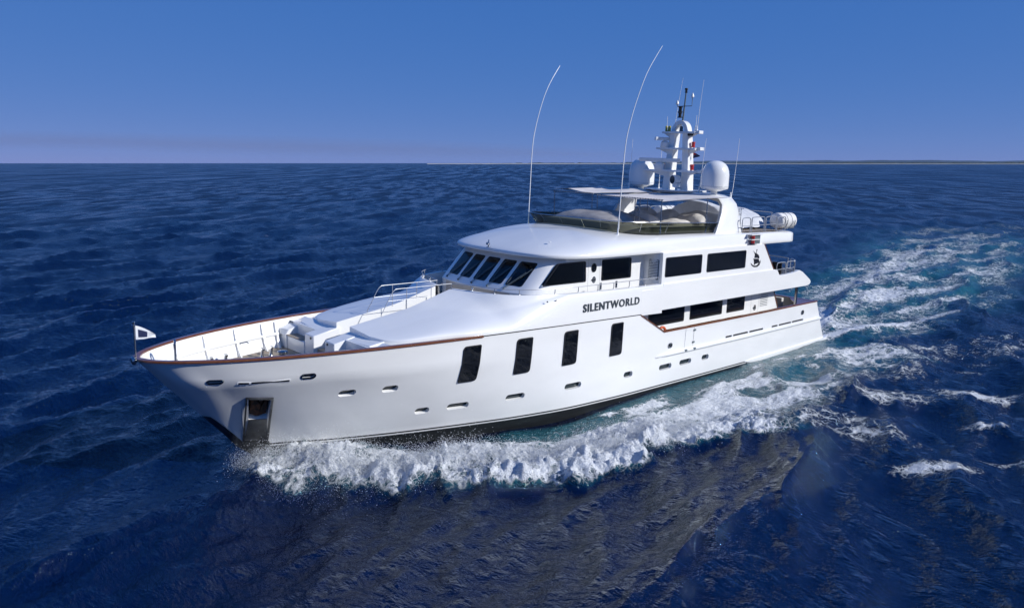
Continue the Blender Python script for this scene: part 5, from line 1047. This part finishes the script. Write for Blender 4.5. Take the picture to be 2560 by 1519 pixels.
for loc, rz, lab in (((16.35, -1.55, 7.03), 0.1, 'person in a white shirt seated behind the windscreen window nearest the camera'), ((16.25, -.75, 7.12), -.2, 'person in a white shirt seated behind the second windscreen window from the camera')):
    pr_, mb = person(loc, rz, lab)
    hs = empty('helm_seat', pr_.matrix_world.copy()); tag(hs, 'dark helm seat under the person behind the '+('nearest' if loc[1] < -1 else 'second nearest')+' windscreen window', 'seat'); mb.build('cushion', 'dark_wicker', hs, 30, bevel=.03)
mb = MB(); mb.box(15.15, 15.6, -2.2, 2.2, 5.9, 6.95); mb.build('helm_console', 'black_trim', YA, 0); mb = MB(); mb.box(14.5, 21.5, -3.1, 3.1, 5.91, 5.93); mb.build('wheelhouse_floor', 'dark_wicker', YA, 0); mb = MB(); mb.box(18.0, 18.1, -3.15, 3.15, 5.9, 8.1); mb.build('wheelhouse_bulkhead', 'cream_paint', YA, 0)

# ------------------------------------------------------------------ far shore, hills, smoke
def pol(az, r): a = math.pi/2-PSI-az; return CAM.x+r*math.cos(a), CAM.y+r*math.sin(a)
m, t, b = principled('far_bush', (0.035, 0.05, 0.04), 0.9); mixnoise(m, t, b, (0.025, 0.04, 0.035), (0.06, 0.075, 0.06), .02, 6); M['far_bush'] = m
m, t, b = principled('beach_sand', (0.55, 0.52, 0.47), 0.9); mixnoise(m, t, b, (0.45, 0.43, 0.40), (0.60, 0.57, 0.52), .01, 4); M['beach_sand'] = m
m, t, b = principled('far_hills', (0.10, 0.13, 0.19), 1.0); mixnoise(m, t, b, (0.05, 0.09, 0.14), (0.065, 0.105, 0.16), .001, 4); M['far_hills'] = m  # bluish base colour has part of the distance haze painted in
def shore(name, az0, az1, r0, depth, hfun, mat, n=700):
    g = []
    for k in range(n+1):
        az = az0+(az1-az0)*k/n; h = hfun(az, k/n); r = []
        for d, f in ((0, -.5), (.02, .25), (.08, .8), (.25, 1), (.6, .9), (1, 0)): x, y = pol(az, r0*(1+.10*(1-k/n))+depth*d); r.append((x, y, max(h*f, -3) if f > 0 else -3))
        g.append(r)
    mb = MB(); mb.grid(g); o = mb.build(name, mat, None, 0); o['kind'] = 'structure'; return o
nz = lambda a, s, sd: float(fbm(np.array([a*s]), np.array([sd*7.7]), 1.0, 4, sd)[0])
shore('coast_land', rad(-6), rad(46), 5200, 700, lambda a, t_: 8+np.interp(t_, [0, .15, .5, 1], [-7, 1, 3, 5])+8*(nz(a, 260, 2)-.5), 'far_bush')
shore('beach', rad(-6), rad(46), 5150, 60, lambda a, t_: 4.2, 'beach_sand', 200)
shore('far_hills', rad(8), rad(46), 10500, 1500, lambda a, t_: 20+np.interp(t_, [0, .2, .45, .6, .85, 1], [0, 16, 20, 14, 42, 42])+16*(nz(a, 38, 5)-.5), 'far_hills', 300)
# drifting smoke of a far fire: a long low bank low over the horizon
m = bpy.data.materials.new('smoke_bank'); m.use_nodes = True; t = m.node_tree; t.nodes.clear()
pv = t.nodes.new('ShaderNodeVolumePrincipled'); pv.inputs['Color'].default_value = (.50, .44, .56, 1); pv.inputs['Density'].default_value = .00005; pv.inputs['Anisotropy'].default_value = .1
ou = t.nodes.new('ShaderNodeOutputMaterial'); t.links.new(pv.outputs[0], ou.inputs['Volume']); M['smoke_bank'] = m
def smoke(az0, az1, r, zf, hf, th):
    g = []
    for k in range(61):
        u = k/60; az = az0+(az1-az0)*u; c = Vector((*pol(az, r), zf(u))); out = Vector((*pol(az, r+1), 0))-Vector((*pol(az, r), 0)); e = math.sin(math.pi*min(max(u, .0), 1))**.5 if u > .5 else (1 if u > .0 else 0.02)
        g.append([c+out*th*e*math.cos(a)+Vector((0, 0, hf(u)*max(e, .03)*math.sin(a))) for a in np.linspace(0, 2*math.pi, 17)[:-1]])
    mb = MB(); mb.grid(g, False, True); n = 16; mb.f += [tuple(range(n)), tuple(60*n+j for j in range(n))]; mb.m += [0, 0]
    o = mb.build('smoke_bank', 'smoke_bank', None, 0); o['kind'] = 'stuff'; return o
for k_ in (.35, .65, 1.0, 1.45): smoke(rad(-48-2*k_), rad(5+3*k_), 9000+10*k_, lambda u: np.interp(u, [0, .4, .75, 1], [245, 215, 150, 95]), lambda u: k_*np.interp(u, [0, .4, .8, 1], [46, 60, 88, 60]), 900*k_)

# ------------------------------------------------------------------ spray thrown up along the bow wave
def spray():
    rg = np.random.default_rng(21); seg = np.diff(CREST[:10], axis=0); L = np.hypot(seg[:, 0], seg[:, 1]); cum = np.concatenate([[0], np.cumsum(L)])
    n = 90000; s = rg.uniform(.3, cum[-1]-.6, n); k = np.clip(np.searchsorted(cum, s)-1, 0, len(L)-1); f = (s-cum[k])/L[k]; p = CREST[k]+seg[k]*f[:, None]; nrm = np.stack([seg[k, 1], -seg[k, 0]], 1)/L[k][:, None]; nrm *= np.where(nrm[:, 1:] > 0, -1, 1)
    clump = fbm(s*1.0, s*0+3, .55, 3, 4); off = rg.normal(.05, .42, n)+(clump-.5)*.9-np.abs(rg.normal(0, .8, n))*(rg.random(n) < .45)
    x, y = p[:, 0]+nrm[:, 0]*off, p[:, 1]+nrm[:, 1]*off
    z0, _, _, fo, _ = sea(x, y, np.full(n, .1)); amp = np.interp(s, [0, 1, 3, 8, 14, cum[-1]], [.55, .45, .42, .46, .40, .28]); z = z0+rg.exponential(1, n)*amp*.34*(.4+1.2*clump)-.04
    # fine veil below the forefoot
    m_ = 16000; a = rg.normal(0, 1, m_); vx = 3.0+rg.exponential(1.3, m_); vy = -.2-rg.exponential(1.0, m_)-(vx-3)*.75+rg.normal(0, .5, m_); vz = np.abs(rg.normal(0, .35, m_))+.02
    x = np.concatenate([x, vx]); y = np.concatenate([y, vy]); z = np.concatenate([z, vz]); r = np.concatenate([np.exp(rg.normal(math.log(.0075), .5, n)), np.exp(rg.normal(math.log(.0045), .3, m_))]); r = np.minimum(r, .015)
    N = len(x); tet = np.array([(1, 1, 1), (-1, -1, 1), (-1, 1, -1), (1, -1, -1)])/1.4; rot = rg.normal(size=(N, 3, 3)); q, _ = np.linalg.qr(rot)
    V = (np.einsum('nij,kj->nki', q, tet)*r[:, None, None]+np.stack([x, y, z], 1)[:, None, :]).reshape(-1, 3).astype(np.float32)
    F = (np.array([(0, 1, 2), (0, 3, 1), (0, 2, 3), (1, 3, 2)])[None]+(np.arange(N)*4)[:, None, None]).reshape(-1, 3).astype(np.int32)
    me = bpy.data.meshes.new('bow_spray'); me.vertices.add(len(V)); me.vertices.foreach_set('co', V.ravel()); me.loops.add(F.size); me.loops.foreach_set('vertex_index', F.ravel()); me.polygons.add(len(F)); me.polygons.foreach_set('loop_start', np.arange(0, F.size, 3, dtype=np.int32)); me.polygons.foreach_set('use_smooth', np.ones(len(F), dtype=bool)); me.update(calc_edges=True)
    m = bpy.data.materials.new('spray_drops'); m.use_nodes = True; t = m.node_tree; t.nodes.clear(); d1 = t.nodes.new('ShaderNodeBsdfDiffuse'); d1.inputs[0].default_value = (.9, .92, .94, 1); d2 = t.nodes.new('ShaderNodeBsdfTranslucent'); d2.inputs[0].default_value = (.9, .92, .94, 1)
    mx = t.nodes.new('ShaderNodeMixShader'); ou = t.nodes.new('ShaderNodeOutputMaterial'); t.links.new(d1.outputs[0], mx.inputs[1]); t.links.new(d2.outputs[0], mx.inputs[2]); t.links.new(mx.outputs[0], ou.inputs[0]); M['spray_drops'] = m; me.materials.append(m); o = bpy.data.objects.new('bow_spray', me); COL.objects.link(o); o['kind'] = 'stuff'
spray()

# ------------------------------------------------------------------ the air: thin blue haze over the sea
m = bpy.data.materials.new('haze'); m.use_nodes = True; t = m.node_tree; t.nodes.clear()
pv = t.nodes.new('ShaderNodeVolumePrincipled'); pv.inputs['Color'].default_value = (.40, .66, 1.0, 1); pv.inputs['Density'].default_value = .000007
ou = t.nodes.new('ShaderNodeOutputMaterial'); t.links.new(pv.outputs[0], ou.inputs['Volume']); M['haze'] = m
mb = MB(); mb.box(-15000, 15000, -15000, 15000, -6, 420); o = mb.build('haze', 'haze', None, 0); o['kind'] = 'stuff'
